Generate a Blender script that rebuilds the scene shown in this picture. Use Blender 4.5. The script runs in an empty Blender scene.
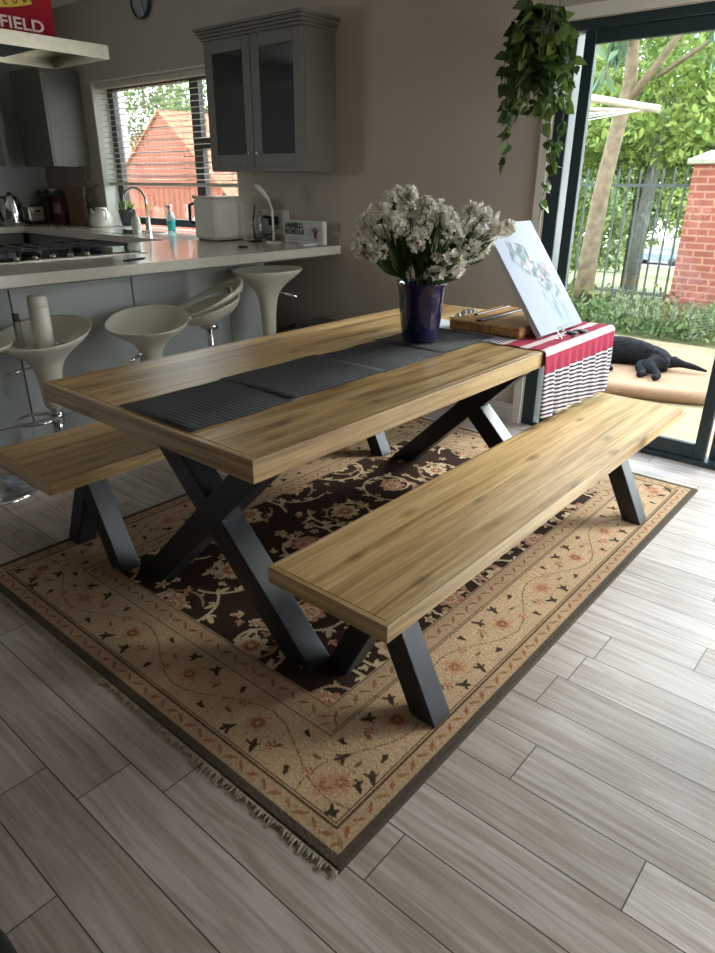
import bpy, math, random
import numpy as np
from mathutils import Vector, Matrix, Euler
random.seed(7); rng = np.random.default_rng(7)
PI = math.pi
sc = bpy.context.scene
COL = sc.collection

# ------------------------------------------------------------------ camera
def cam_matrix(px, py, pz, yaw, pitch, roll):
    cy, sy, cp, sp = math.cos(yaw), math.sin(yaw), math.cos(pitch), math.sin(pitch)
    f = Vector((cy*cp, sy*cp, -sp)); r = Vector((sy, -cy, 0)); u = r.cross(f)
    c, s = math.cos(roll), math.sin(roll)
    r2 = c*r+s*u; u2 = -s*r+c*u
    m = Matrix.Identity(4)
    for i in range(3):
        m[i][0] = r2[i]; m[i][1] = u2[i]; m[i][2] = -f[i]
    m[0][3], m[1][3], m[2][3] = px, py, pz
    return m
cd = bpy.data.cameras.new('camera'); cam = bpy.data.objects.new('camera', cd); COL.objects.link(cam)
cd.sensor_fit = 'HORIZONTAL'; cd.sensor_width = 36.0; cd.lens = 36.0*672.1/715.0
cd.clip_start = 0.05; cd.clip_end = 200
cam.matrix_world = cam_matrix(-0.9321, -1.1091, 1.3588, 0.7041, 0.4128, 0.0078)
sc.camera = cam

# ------------------------------------------------------------------ light
SKY = 9.0
w = bpy.data.worlds.new('sky'); sc.world = w; w.use_nodes = True
nt = w.node_tree; nt.nodes.clear()
wo = nt.nodes.new('ShaderNodeOutputWorld'); bg = nt.nodes.new('ShaderNodeBackground')
tc = nt.nodes.new('ShaderNodeTexCoord'); sep = nt.nodes.new('ShaderNodeSeparateXYZ'); cr = nt.nodes.new('ShaderNodeValToRGB')
nt.links.new(tc.outputs['Generated'], sep.inputs[0]); nt.links.new(sep.outputs['Z'], cr.inputs[0])
cr.color_ramp.elements[0].color = (0.93, 0.95, 0.96, 1); cr.color_ramp.elements[1].color = (0.66, 0.80, 1.0, 1)
nt.links.new(cr.outputs[0], bg.inputs[0]); bg.inputs[1].default_value = SKY
nt.links.new(bg.outputs[0], wo.inputs[0])
sd = bpy.data.lights.new('sun', 'SUN'); sd.energy = 4.2; sd.angle = math.radians(18); sd.color = (1.0, 0.96, 0.88)
sun = bpy.data.objects.new('sun', sd); COL.objects.link(sun)
sun.rotation_euler = Vector((-0.80, 0.42, -0.62)).to_track_quat('-Z', 'Y').to_euler()
def portal(name, loc, direction, sx, sy):
    l = bpy.data.lights.new(name, 'AREA'); l.shape = 'RECTANGLE'; l.size = sx; l.size_y = sy; l.energy = 1
    l.cycles.is_portal = True
    o = bpy.data.objects.new(name, l); COL.objects.link(o); o.location = loc
    o.rotation_euler = Vector(direction).to_track_quat('-Z', 'Z').to_euler()
portal('door_portal', (2.9, -.71, 1.05), (-1, 0, 0), 2.8, 2.1)
portal('kitchen_window_portal', (3.0, 4.16, 1.56), (-1, 0, 0), 1.95, 1.25)
portal('side_window_portal', (2.05, -2.25, 1.2), (0, 1, 0), 1.0, 2.1)
portal('added_window_portal', (-2.55, 6.2+.18, 1.6), (0, -1, 0), 1.6, 1.2)
sc.view_settings.view_transform = 'Standard'; sc.view_settings.look = 'None'
sc.view_settings.gamma = 1.0; sc.view_settings.use_curve_mapping = False
sc.view_settings.exposure = 0.42

# ------------------------------------------------------------------ helpers
class MB:
    def __init__(s): s.v = []; s.f = []; s.sm = []
    def add(s, vs, fs, smooth=False):
        b = len(s.v); s.v += [tuple(v) for v in vs]; s.f += [tuple(b+i for i in f) for f in fs]; s.sm += [smooth]*len(fs); return s
    def box(s, a, b, rot=None, c=None):
        (x0, y0, z0), (x1, y1, z1) = a, b
        vs = [Vector(p) for p in ((x0,y0,z0),(x1,y0,z0),(x1,y1,z0),(x0,y1,z0),(x0,y0,z1),(x1,y0,z1),(x1,y1,z1),(x0,y1,z1))]
        if rot is not None:
            cc = Vector(c) if c is not None else (Vector(a)+Vector(b))/2
            R = Euler(rot).to_matrix(); vs = [R@(v-cc)+cc for v in vs]
        return s.add(vs, [(0,3,2,1),(4,5,6,7),(0,1,5,4),(1,2,6,5),(2,3,7,6),(3,0,4,7)])
    def bevbox(s, a, b, r=0.004, rot=None, c=None):
        # box with chamfered edges
        (x0,y0,z0),(x1,y1,z1) = a, b
        vs = []; idx = {}
        for i, X in enumerate((x0, x1)):
            for j, Y in enumerate((y0, y1)):
                for k, Z in enumerate((z0, z1)):
                    sx, sy, sz = (1 if i == 0 else -1), (1 if j == 0 else -1), (1 if k == 0 else -1)
                    for ax in range(3):
                        p = [X+sx*r, Y+sy*r, Z+sz*r]; p[ax] = (X, Y, Z)[ax]
                        idx[(i,j,k,ax)] = len(vs); vs.append(Vector(p))
        fs = []
        for i in (0,1): q = [idx[(i,0,0,0)],idx[(i,1,0,0)],idx[(i,1,1,0)],idx[(i,0,1,0)]]; fs.append(q if i else q[::-1])
        for j in (0,1): q = [idx[(0,j,0,1)],idx[(0,j,1,1)],idx[(1,j,1,1)],idx[(1,j,0,1)]]; fs.append(q if j else q[::-1])
        for k in (0,1): q = [idx[(0,0,k,2)],idx[(1,0,k,2)],idx[(1,1,k,2)],idx[(0,1,k,2)]]; fs.append(q if k else q[::-1])
        for j in (0,1):
            for k in (0,1): q = [idx[(0,j,k,1)],idx[(1,j,k,1)],idx[(1,j,k,2)],idx[(0,j,k,2)]]; fs.append(q if (j+k)%2 else q[::-1])
        for i in (0,1):
            for k in (0,1): q = [idx[(i,0,k,0)],idx[(i,1,k,0)],idx[(i,1,k,2)],idx[(i,0,k,2)]]; fs.append(q[::-1] if (i+k)%2 else q)
        for i in (0,1):
            for j in (0,1): q = [idx[(i,j,0,0)],idx[(i,j,1,0)],idx[(i,j,1,1)],idx[(i,j,0,1)]]; fs.append(q if (i+j)%2 else q[::-1])
        for i in (0,1):
            for j in (0,1):
                for k in (0,1): q = [idx[(i,j,k,0)],idx[(i,j,k,1)],idx[(i,j,k,2)]]; fs.append(q if (i+j+k)%2 else q[::-1])
        if rot is not None:
            cc = Vector(c) if c is not None else (Vector(a)+Vector(b))/2
            R = Euler(rot).to_matrix(); vs = [R@(v-cc)+cc for v in vs]
        return s.add(vs, fs)
    def tube(s, pts, r, n=8, cap=True, closed=False):
        pts = [Vector(p) for p in pts]; m = len(pts)
        rs = r if isinstance(r, (list, tuple)) else [r]*m
        up = None; vs = []
        for i, p in enumerate(pts):
            if closed: t = pts[(i+1) % m]-pts[i-1]
            else: t = pts[min(i+1, m-1)]-pts[max(i-1, 0)]
            t.normalize()
            if up is None: up = Vector((0,0,1)) if abs(t.z) < .9 else Vector((1,0,0))
            a = t.cross(up).normalized(); b = a.cross(t).normalized(); up = b
            for k in range(n):
                q = 2*PI*k/n; vs.append(p+a*math.cos(q)*rs[i]+b*math.sin(q)*rs[i])
        fs = []
        for i in range(m if closed else m-1):
            for k in range(n):
                i2 = (i+1) % m
                fs.append((i*n+k, i*n+(k+1) % n, i2*n+(k+1) % n, i2*n+k))
        if cap and not closed: fs.append(tuple(range(n))[::-1]); fs.append(tuple((m-1)*n+k for k in range(n)))
        return s.add(vs, fs, True)
    def lathe(s, prof, c=(0,0,0), n=32, cap0=True, cap1=True):
        vs = []; m = len(prof)
        for (r, z) in prof:
            for k in range(n):
                q = 2*PI*k/n; vs.append((c[0]+r*math.cos(q), c[1]+r*math.sin(q), c[2]+z))
        fs = [(i*n+k, i*n+(k+1) % n, (i+1)*n+(k+1) % n, (i+1)*n+k) for i in range(m-1) for k in range(n)]
        if cap0: fs.append(tuple(range(n))[::-1])
        if cap1: fs.append(tuple((m-1)*n+k for k in range(n)))
        return s.add(vs, fs, True)
    def beam(s, a, b, wx, wt, cut0=None, cut1=None):
        # rectangular bar in a plane x=const from a to b (y,z); wx along x, wt in-plane thickness; ends cut level at z
        x, y0, z0 = a; _, y1, z1 = b
        d = Vector((0, y1-y0, z1-z0)).normalized(); nrm = Vector((0, d.z, -d.y))
        hor = wt/2/abs(d.z)      # half thickness measured along y
        vs = [(x-wx/2, y0-hor, z0), (x+wx/2, y0-hor, z0), (x+wx/2, y0+hor, z0), (x-wx/2, y0+hor, z0),
              (x-wx/2, y1-hor, z1), (x+wx/2, y1-hor, z1), (x+wx/2, y1+hor, z1), (x-wx/2, y1+hor, z1)]
        return s.add(vs, [(0,3,2,1),(4,5,6,7),(0,1,5,4),(1,2,6,5),(2,3,7,6),(3,0,4,7)])
    def build(s, name, mat, parent=None, origin=None, bevel=0, solid=0, subsurf=0):
        me = bpy.data.meshes.new(name)
        off = world_loc(parent) if parent is not None else Vector(origin if origin is not None else (0,0,0))
        me.from_pydata([(v[0]-off.x, v[1]-off.y, v[2]-off.z) for v in s.v], [], s.f)
        me.polygons.foreach_set('use_smooth', s.sm); me.update()
        o = bpy.data.objects.new(name, me); COL.objects.link(o)
        if parent is not None: o.parent = parent
        else: o.location = off
        if mat: me.materials.append(mat)
        if solid: m = o.modifiers.new('solid', 'SOLIDIFY'); m.thickness = solid; m.offset = 0
        if subsurf: m = o.modifiers.new('sub', 'SUBSURF'); m.levels = subsurf; m.render_levels = subsurf
        if bevel:
            m = o.modifiers.new('bev', 'BEVEL'); m.width = bevel; m.segments = 2; m.limit_method = 'ANGLE'
        return o
def world_loc(o):
    l = Vector((0,0,0))
    while o is not None: l += o.location; o = o.parent
    return l
def thing(name, label, cat, loc, group=None):
    o = bpy.data.objects.new(name, None); COL.objects.link(o); o.location = loc
    o.empty_display_size = .1
    return tag(o, label, cat, group)
def tag(o, label, cat, group=None, kind=None):
    o['label'] = label; o['category'] = cat
    if group: o['group'] = group
    if kind: o['kind'] = kind
    return o
def struct(o): o['kind'] = 'structure'; return o
def dup(root, loc, label=None, group=None):
    r = root.copy(); COL.objects.link(r); r.location = loc
    if label: r['label'] = label
    if group: r['group'] = group
    for ch in list(root.children):
        c = ch.copy(); COL.objects.link(c); c.parent = r
        for g in list(ch.children):
            d = g.copy(); COL.objects.link(d); d.parent = c
    return r
def text(name, body, size, mat, parent, loc, rot, extrude=0.001, align='LEFT', sx=1.0):
    cu = bpy.data.curves.new(name, 'FONT'); cu.body = body; cu.size = size; cu.extrude = extrude; cu.align_x = align
    cu.offset = size*0.02
    t = bpy.data.objects.new(name, cu); COL.objects.link(t)
    dg = bpy.context.evaluated_depsgraph_get(); me = bpy.data.meshes.new_from_object(t.evaluated_get(dg))
    bpy.data.objects.remove(t)
    o = bpy.data.objects.new(name, me); COL.objects.link(o); me.materials.clear(); me.materials.append(mat)
    o.parent = parent; o.location = Vector(loc)-world_loc(parent); o.rotation_euler = rot; o.scale = (sx, 1, 1)
    return o

def new_mat(name):
    m = bpy.data.materials.new(name); m.use_nodes = True
    return m, m.node_tree, m.node_tree.nodes['Principled BSDF']
def N(nt, t, **k):
    n = nt.nodes.new(t)
    for a, b in k.items(): setattr(n, a, b)
    return n
def mat(name, col, rough=.5, metal=0, var=.12, scale=8, spec=.5, trans=0, bump=0, emit=None, coat=0):
    m, nt, b = new_mat(name)
    tcn = N(nt, 'ShaderNodeTexCoord'); ns = N(nt, 'ShaderNodeTexNoise'); ns.inputs['Scale'].default_value = scale; ns.inputs['Detail'].default_value = 4
    nt.links.new(tcn.outputs['Object'], ns.inputs['Vector'])
    r = N(nt, 'ShaderNodeValToRGB'); r.color_ramp.elements[0].position = .3; r.color_ramp.elements[1].position = .7
    r.color_ramp.elements[0].color = tuple(c*(1-var) for c in col)+(1,); r.color_ramp.elements[1].color = tuple(min(1, c*(1+var)) for c in col)+(1,)
    nt.links.new(ns.outputs['Fac'], r.inputs[0]); nt.links.new(r.outputs[0], b.inputs['Base Color'])
    b.inputs['Roughness'].default_value = rough; b.inputs['Metallic'].default_value = metal
    b.inputs['Specular IOR Level'].default_value = spec
    if trans: b.inputs['Transmission Weight'].default_value = trans
    if coat: b.inputs['Coat Weight'].default_value = coat; b.inputs['Coat Roughness'].default_value = .1
    if bump:
        bp = N(nt, 'ShaderNodeBump'); bp.inputs['Strength'].default_value = bump; bp.inputs['Distance'].default_value = .01
        nt.links.new(ns.outputs['Fac'], bp.inputs['Height']); nt.links.new(bp.outputs[0], b.inputs['Normal'])
    return m
def srgb(r, g, b):
    f = lambda c: (c/255/12.92 if c/255 <= .04045 else ((c/255+.055)/1.055)**2.4)
    return (f(r), f(g), f(b))
def glass_mat(name, tint=(.95,.98,.97), refl=.08, rough=0.0):
    m = bpy.data.materials.new(name); m.use_nodes = True; nt = m.node_tree; nt.nodes.clear()
    o = N(nt, 'ShaderNodeOutputMaterial'); mx = N(nt, 'ShaderNodeMixShader'); t = N(nt, 'ShaderNodeBsdfTransparent'); g = N(nt, 'ShaderNodeBsdfGlossy')
    lw = N(nt, 'ShaderNodeLayerWeight'); lw.inputs[0].default_value = .25
    mm = N(nt, 'ShaderNodeMath', operation='MULTIPLY'); mm.inputs[1].default_value = .5
    ad = N(nt, 'ShaderNodeMath', operation='ADD'); ad.inputs[1].default_value = refl*.4
    t.inputs[0].default_value = tint+(1,); g.inputs[0].default_value = (1,1,1,1); g.inputs[1].default_value = rough
    nt.links.new(lw.outputs['Fresnel'], mm.inputs[0]); nt.links.new(mm.outputs[0], ad.inputs[0]); nt.links.new(ad.outputs[0], mx.inputs[0])
    nt.links.new(t.outputs[0], mx.inputs[1]); nt.links.new(g.outputs[0], mx.inputs[2]); nt.links.new(mx.outputs[0], o.inputs[0])
    return m
def vcol_mat(name, rough=.8, noise=.15, scale=300, bump=0):
    m, nt, b = new_mat(name)
    at = N(nt, 'ShaderNodeAttribute', attribute_name='Col'); ns = N(nt, 'ShaderNodeTexNoise'); ns.inputs['Scale'].default_value = scale; ns.inputs['Detail'].default_value = 3
    tcn = N(nt, 'ShaderNodeTexCoord'); nt.links.new(tcn.outputs['Object'], ns.inputs['Vector'])
    mr = N(nt, 'ShaderNodeMapRange'); mr.inputs['To Min'].default_value = 1-noise; mr.inputs['To Max'].default_value = 1+noise
    mr.inputs['From Min'].default_value = .3; mr.inputs['From Max'].default_value = .7
    mx = N(nt, 'ShaderNodeMix', data_type='RGBA', blend_type='MULTIPLY'); mx.inputs[0].default_value = 1
    nt.links.new(ns.outputs['Fac'], mr.inputs['Value']); nt.links.new(at.outputs['Color'], mx.inputs[6]); nt.links.new(mr.outputs[0], mx.inputs[7])
    nt.links.new(mx.outputs[2], b.inputs['Base Color']); b.inputs['Roughness'].default_value = rough; b.inputs['Specular IOR Level'].default_value = .2
    if bump:
        bp = N(nt, 'ShaderNodeBump'); bp.inputs['Strength'].default_value = bump; bp.inputs['Distance'].default_value = .004
        nt.links.new(ns.outputs['Fac'], bp.inputs['Height']); nt.links.new(bp.outputs[0], b.inputs['Normal'])
    return m
def wood_mat(name, c0, c1, c2, axis=0, rough=.34, board=.19, knots=True, sc_=1.0, spec=.45):
    """grain running along `axis`, board-to-board tone shifts, small knots"""
    m, nt, b = new_mat(name); L = nt.links.new
    tcn = N(nt, 'ShaderNodeTexCoord'); sp = N(nt, 'ShaderNodeSeparateXYZ'); L(tcn.outputs['Object'], sp.inputs[0])
    oi = N(nt, 'ShaderNodeObjectInfo')
    cb = N(nt, 'ShaderNodeCombineXYZ')
    al, ac = (sp.outputs[axis], sp.outputs[1-axis])
    dv = N(nt, 'ShaderNodeMath', operation='DIVIDE'); L(ac, dv.inputs[0]); dv.inputs[1].default_value = board
    fl = N(nt, 'ShaderNodeMath', operation='FLOOR'); L(dv.outputs[0], fl.inputs[0])
    wn = N(nt, 'ShaderNodeTexWhiteNoise', noise_dimensions='1D'); L(fl.outputs[0], wn.inputs['W'])
    off = N(nt, 'ShaderNodeMath', operation='MULTIPLY_ADD'); L(wn.outputs['Value'], off.inputs[0]); off.inputs[1].default_value = 7; L(al, off.inputs[2])
    L(off.outputs[0], cb.inputs[0]); L(ac, cb.inputs[1]); L(sp.outputs[2], cb.inputs[2])
    mp = N(nt, 'ShaderNodeMapping'); mp.inputs['Scale'].default_value = (1.3*sc_, 24*sc_, 24*sc_); L(cb.outputs[0], mp.inputs[0])
    n1 = N(nt, 'ShaderNodeTexNoise'); n1.inputs['Scale'].default_value = 1.0; n1.inputs['Detail'].default_value = 6; n1.inputs['Roughness'].default_value = .6; n1.inputs['Distortion'].default_value = .7
    L(mp.outputs[0], n1.inputs['Vector'])
    mp2 = N(nt, 'ShaderNodeMapping'); mp2.inputs['Scale'].default_value = (3.5*sc_, 95*sc_, 95*sc_); L(cb.outputs[0], mp2.inputs[0])
    n2 = N(nt, 'ShaderNodeTexNoise'); n2.inputs['Scale'].default_value = 1.0; n2.inputs['Detail'].default_value = 3; L(mp2.outputs[0], n2.inputs['Vector'])
    rp = N(nt, 'ShaderNodeValToRGB'); e = rp.color_ramp.elements; e[0].position = .32; e[0].color = c0+(1,); e[1].position = .72; e[1].color = c2+(1,)
    k = e.new(.5); k.color = c1+(1,); L(n1.outputs['Fac'], rp.inputs[0])
    mr = N(nt, 'ShaderNodeMapRange'); mr.inputs['From Min'].default_value = .3; mr.inputs['From Max'].default_value = .7; mr.inputs['To Min'].default_value = .74; mr.inputs['To Max'].default_value = 1.12; L(n2.outputs['Fac'], mr.inputs['Value'])
    mx = N(nt, 'ShaderNodeMix', data_type='RGBA', blend_type='MULTIPLY'); mx.inputs[0].default_value = 1; L(rp.outputs[0], mx.inputs[6]); L(mr.outputs[0], mx.inputs[7])
    mr2 = N(nt, 'ShaderNodeMapRange'); mr2.inputs['To Min'].default_value = .88; mr2.inputs['To Max'].default_value = 1.1; L(wn.outputs['Value'], mr2.inputs['Value'])
    mx2 = N(nt, 'ShaderNodeMix', data_type='RGBA', blend_type='MULTIPLY'); mx2.inputs[0].default_value = 1; L(mx.outputs[2], mx2.inputs[6]); L(mr2.outputs[0], mx2.inputs[7])
    out = mx2.outputs[2]
    if knots:
        mp3 = N(nt, 'ShaderNodeMapping'); mp3.inputs['Scale'].default_value = (2.0, 5.2, 5.2); L(cb.outputs[0], mp3.inputs[0])
        vo = N(nt, 'ShaderNodeTexVoronoi', voronoi_dimensions='2D'); vo.inputs['Scale'].default_value = 1; L(mp3.outputs[0], vo.inputs['Vector'])
        kr = N(nt, 'ShaderNodeMapRange'); kr.inputs['From Min'].default_value = .02; kr.inputs['From Max'].default_value = .11; kr.inputs['To Min'].default_value = .5; kr.inputs['To Max'].default_value = 1; L(vo.outputs['Distance'], kr.inputs['Value'])
        mx3 = N(nt, 'ShaderNodeMix', data_type='RGBA', blend_type='MULTIPLY'); mx3.inputs[0].default_value = 1; L(out, mx3.inputs[6]); L(kr.outputs[0], mx3.inputs[7]); out = mx3.outputs[2]
    # thin joint line
    fr = N(nt, 'ShaderNodeMath', operation='FRACT'); L(dv.outputs[0], fr.inputs[0])
    g = N(nt, 'ShaderNodeMath', operation='LESS_THAN'); L(fr.outputs[0], g.inputs[0]); g.inputs[1].default_value = .008
    mx4 = N(nt, 'ShaderNodeMix', data_type='RGBA'); L(g.outputs[0], mx4.inputs[0]); L(out, mx4.inputs[6]); mx4.inputs[7].default_value = tuple(c*.45 for c in c0)+(1,)
    L(mx4.outputs[2], b.inputs['Base Color']); b.inputs['Roughness'].default_value = rough; b.inputs['Specular IOR Level'].default_value = spec
    bp = N(nt, 'ShaderNodeBump'); bp.inputs['Strength'].default_value = .12; bp.inputs['Distance'].default_value = .004; L(n2.outputs['Fac'], bp.inputs['Height']); L(bp.outputs[0], b.inputs['Normal'])
    return m
def leaf_mesh(name, centers, dirs, sizes, mt, parent=None, origin=None, width=.5, fold=.15, smooth=False, heart=False):
    """many folded leaves as one mesh; centers = leaf base, dirs = pointing direction"""
    n = len(centers); c = np.asarray(centers, float); d = np.asarray(dirs, float); d /= np.linalg.norm(d, axis=1, keepdims=True)+1e-9
    r = rng.normal(size=(n, 3)); s = np.cross(d, r); s /= np.linalg.norm(s, axis=1, keepdims=True)+1e-9; u = np.cross(s, d)
    L = np.asarray(sizes, float).reshape(-1, 1)
    if heart: prof = [(0,0,0),(-.08,.33,.06),(.2,.5,.08),(.55,.34,.03),(1,0,-.12),(.55,-.34,.03),(.2,-.5,.08),(-.08,-.33,.06),(.45,0,-.03)]
    else: prof = [(0,0,0),(.3,width*.5,fold*.5),(.65,width*.4,fold*.5),(1,0,-.05),(.65,-width*.4,fold*.5),(.3,-width*.5,fold*.5)]
    k = len(prof); V = np.zeros((n, k, 3))
    for i, (a, b_, h) in enumerate(prof): V[:, i] = c+d*L*a+s*L*b_+u*L*h
    if heart: loc = [(0,1,2,8),(8,2,3,4),(8,4,5,6),(0,8,6,7)]
    else: loc = [(0,1,2,3),(0,3,4,5)]
    off = world_loc(parent) if parent is not None else Vector(origin or (0,0,0))
    V = V.reshape(-1, 3)-np.array(off)
    F = (np.array(loc)[None]+(np.arange(n)*k)[:, None, None]).reshape(-1, 4)
    me = bpy.data.meshes.new(name); me.vertices.add(len(V)); me.vertices.foreach_set('co', V.astype(np.float32).ravel())
    me.loops.add(F.size); me.loops.foreach_set('vertex_index', F.astype(np.int32).ravel())
    me.polygons.add(len(F)); me.polygons.foreach_set('loop_start', np.arange(0, F.size, 4, dtype=np.int32))
    me.update(calc_edges=True); me.validate()
    if smooth: me.polygons.foreach_set('use_smooth', [True]*len(F))
    me.materials.append(mt)
    o = bpy.data.objects.new(name, me); COL.objects.link(o)
    if parent is not None: o.parent = parent
    else: o.location = off
    return o
def leaf_mat(name, c0, c1, rough=.6, translucent=.35):
    m = bpy.data.materials.new(name); m.use_nodes = True; nt = m.node_tree; b = nt.nodes['Principled BSDF']; L = nt.links.new
    g = N(nt, 'ShaderNodeNewGeometry'); r = N(nt, 'ShaderNodeValToRGB'); L(g.outputs['Random Per Island'], r.inputs[0])
    r.color_ramp.elements[0].color = c0+(1,); r.color_ramp.elements[1].color = c1+(1,)
    L(r.outputs[0], b.inputs['Base Color']); b.inputs['Roughness'].default_value = rough; b.inputs['Specular IOR Level'].default_value = .35
    t = N(nt, 'ShaderNodeBsdfTranslucent'); L(r.outputs[0], t.inputs[0]); mx = N(nt, 'ShaderNodeMixShader'); mx.inputs[0].default_value = translucent
    o = nt.nodes['Material Output']; L(b.outputs[0], mx.inputs[1]); L(t.outputs[0], mx.inputs[2]); L(mx.outputs[0], o.inputs[0])
    return m
def brick_mat(name, c1, c2, mortar, bw, bh, horiz='Y', rough=.85, msize=.01):
    m, nt, b = new_mat(name); L = nt.links.new
    g = N(nt, 'ShaderNodeTexCoord'); sp = N(nt, 'ShaderNodeSeparateXYZ'); L(g.outputs['Object'], sp.inputs[0])
    cb = N(nt, 'ShaderNodeCombineXYZ')
    if horiz == 'XY':
        ad = N(nt, 'ShaderNodeMath', operation='ADD'); L(sp.outputs[0], ad.inputs[0]); L(sp.outputs[1], ad.inputs[1]); L(ad.outputs[0], cb.inputs[0]); L(sp.outputs[2], cb.inputs[1])
    elif horiz == 'floor': L(sp.outputs[1], cb.inputs[0]); L(sp.outputs[0], cb.inputs[1])
    t = N(nt, 'ShaderNodeTexBrick'); t.inputs['Scale'].default_value = 1; t.inputs['Brick Width'].default_value = bw; t.inputs['Row Height'].default_value = bh
    t.inputs['Mortar Size'].default_value = msize; t.inputs['Color1'].default_value = c1+(1,); t.inputs['Color2'].default_value = c2+(1,); t.inputs['Mortar'].default_value = mortar+(1,)
    L(cb.outputs[0], t.inputs['Vector']); ns = N(nt, 'ShaderNodeTexNoise'); ns.inputs['Scale'].default_value = 9; L(g.outputs['Object'], ns.inputs['Vector'])
    mr = N(nt, 'ShaderNodeMapRange'); mr.inputs['To Min'].default_value = .7; mr.inputs['To Max'].default_value = 1.3; L(ns.outputs['Fac'], mr.inputs['Value'])
    mx = N(nt, 'ShaderNodeMix', data_type='RGBA', blend_type='MULTIPLY'); mx.inputs[0].default_value = 1; L(t.outputs['Color'], mx.inputs[6]); L(mr.outputs[0], mx.inputs[7])
    L(mx.outputs[2], b.inputs['Base Color']); b.inputs['Roughness'].default_value = rough; return m

# ------------------------------------------------------------------ materials
M = {}
M['wall'] = mat('wall_paint', srgb(182,174,161), .8, var=.03, scale=3)
M['kwall'] = mat('kitchen_wall_paint', srgb(186,188,188), .8, var=.03, scale=3)
M['backwall'] = mat('back_wall_paint', srgb(70,64,58), .9, var=.05)
M['ceil'] = mat('ceiling_paint', srgb(240,237,230), .9, var=.02)
M['skirt'] = mat('skirting_paint', srgb(200,198,192), .5, var=.03)
M['white'] = mat('white_plastic', srgb(222,220,210), .35, var=.04)
M['stool'] = mat('stool_plastic', srgb(226,222,206), .28, var=.05, scale=3)
M['chrome'] = mat('chrome', (.75,.76,.78), .12, 1, var=.05)
M['steel'] = mat('brushed_steel', srgb(196,192,176), .3, 1, var=.08, scale=30)
M['legs'] = mat('charcoal_leg_paint', srgb(34,38,44), .36, var=.15, scale=20)
M['frame'] = mat('dark_green_frame', srgb(38,56,60), .35, var=.08)
M['cab'] = mat('grey_cabinet_paint', srgb(108,107,99), .45, var=.04, scale=4)
M['panel'] = mat('light_grey_panel', srgb(176,180,178), .4, var=.04, scale=4)
M['top'] = mat('pale_stone_worktop', srgb(205,200,190), .12, var=.05, scale=40)
M['black'] = mat('black_plastic', srgb(20,20,20), .4, var=.2)
M['blackglass'] = mat('black_hob_glass', srgb(12,12,13), .08, var=.2)
M['iron'] = mat('cast_iron', srgb(26,26,27), .55, var=.2)
M['vase'] = mat('cobalt_glaze', srgb(20,20,62), .12, var=.15, scale=5, coat=.6)
M['blind'] = mat('blind_slat', srgb(205,198,185), .5, var=.05)
M['paper'] = mat('paper', srgb(196,200,204), .8, var=.03)
M['glass'] = glass_mat('window_glass'); M['darkglass'] = glass_mat('cabinet_glass', (.42,.47,.50), .25)
M['clear'] = glass_mat('clear_glass', (.9,.94,.95), .25)
M['red'] = mat('red_cloth', srgb(170,18,40), .75, var=.12)
M['yellow'] = mat('yellow_print', srgb(225,200,80), .7, var=.05)
M['pinkwhite'] = mat('white_print', srgb(240,215,215), .7, var=.03)
M['redprint'] = mat('red_print', srgb(120,40,45), .7, var=.05)
M['blackprint'] = mat('black_print', srgb(22,22,24), .6, var=.05)
c_t = (srgb(138,106,64), srgb(190,156,106), srgb(214,190,142))
M['table'] = wood_mat('oiled_pine_table', *c_t, axis=0, board=.196)
M['table_y'] = wood_mat('oiled_pine_end', *c_t, axis=1, board=.5, knots=False)
c_b = (srgb(146,114,68), srgb(202,168,118), srgb(222,198,150))
M['bench'] = wood_mat('oiled_pine_bench', *c_b, axis=0, board=.19)
M['bench_y'] = wood_mat('oiled_pine_bench_end', *c_b, axis=1, board=.5, knots=False)
M['darkwood'] = wood_mat('dark_brown_wood', srgb(45,32,25), srgb(66,48,38), srgb(84,64,50), axis=0, board=.3, knots=False)
M['boxwood'] = wood_mat('easel_box_wood', srgb(150,105,58), srgb(190,145,90), srgb(208,168,112), axis=0, board=.5, knots=False)

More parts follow.
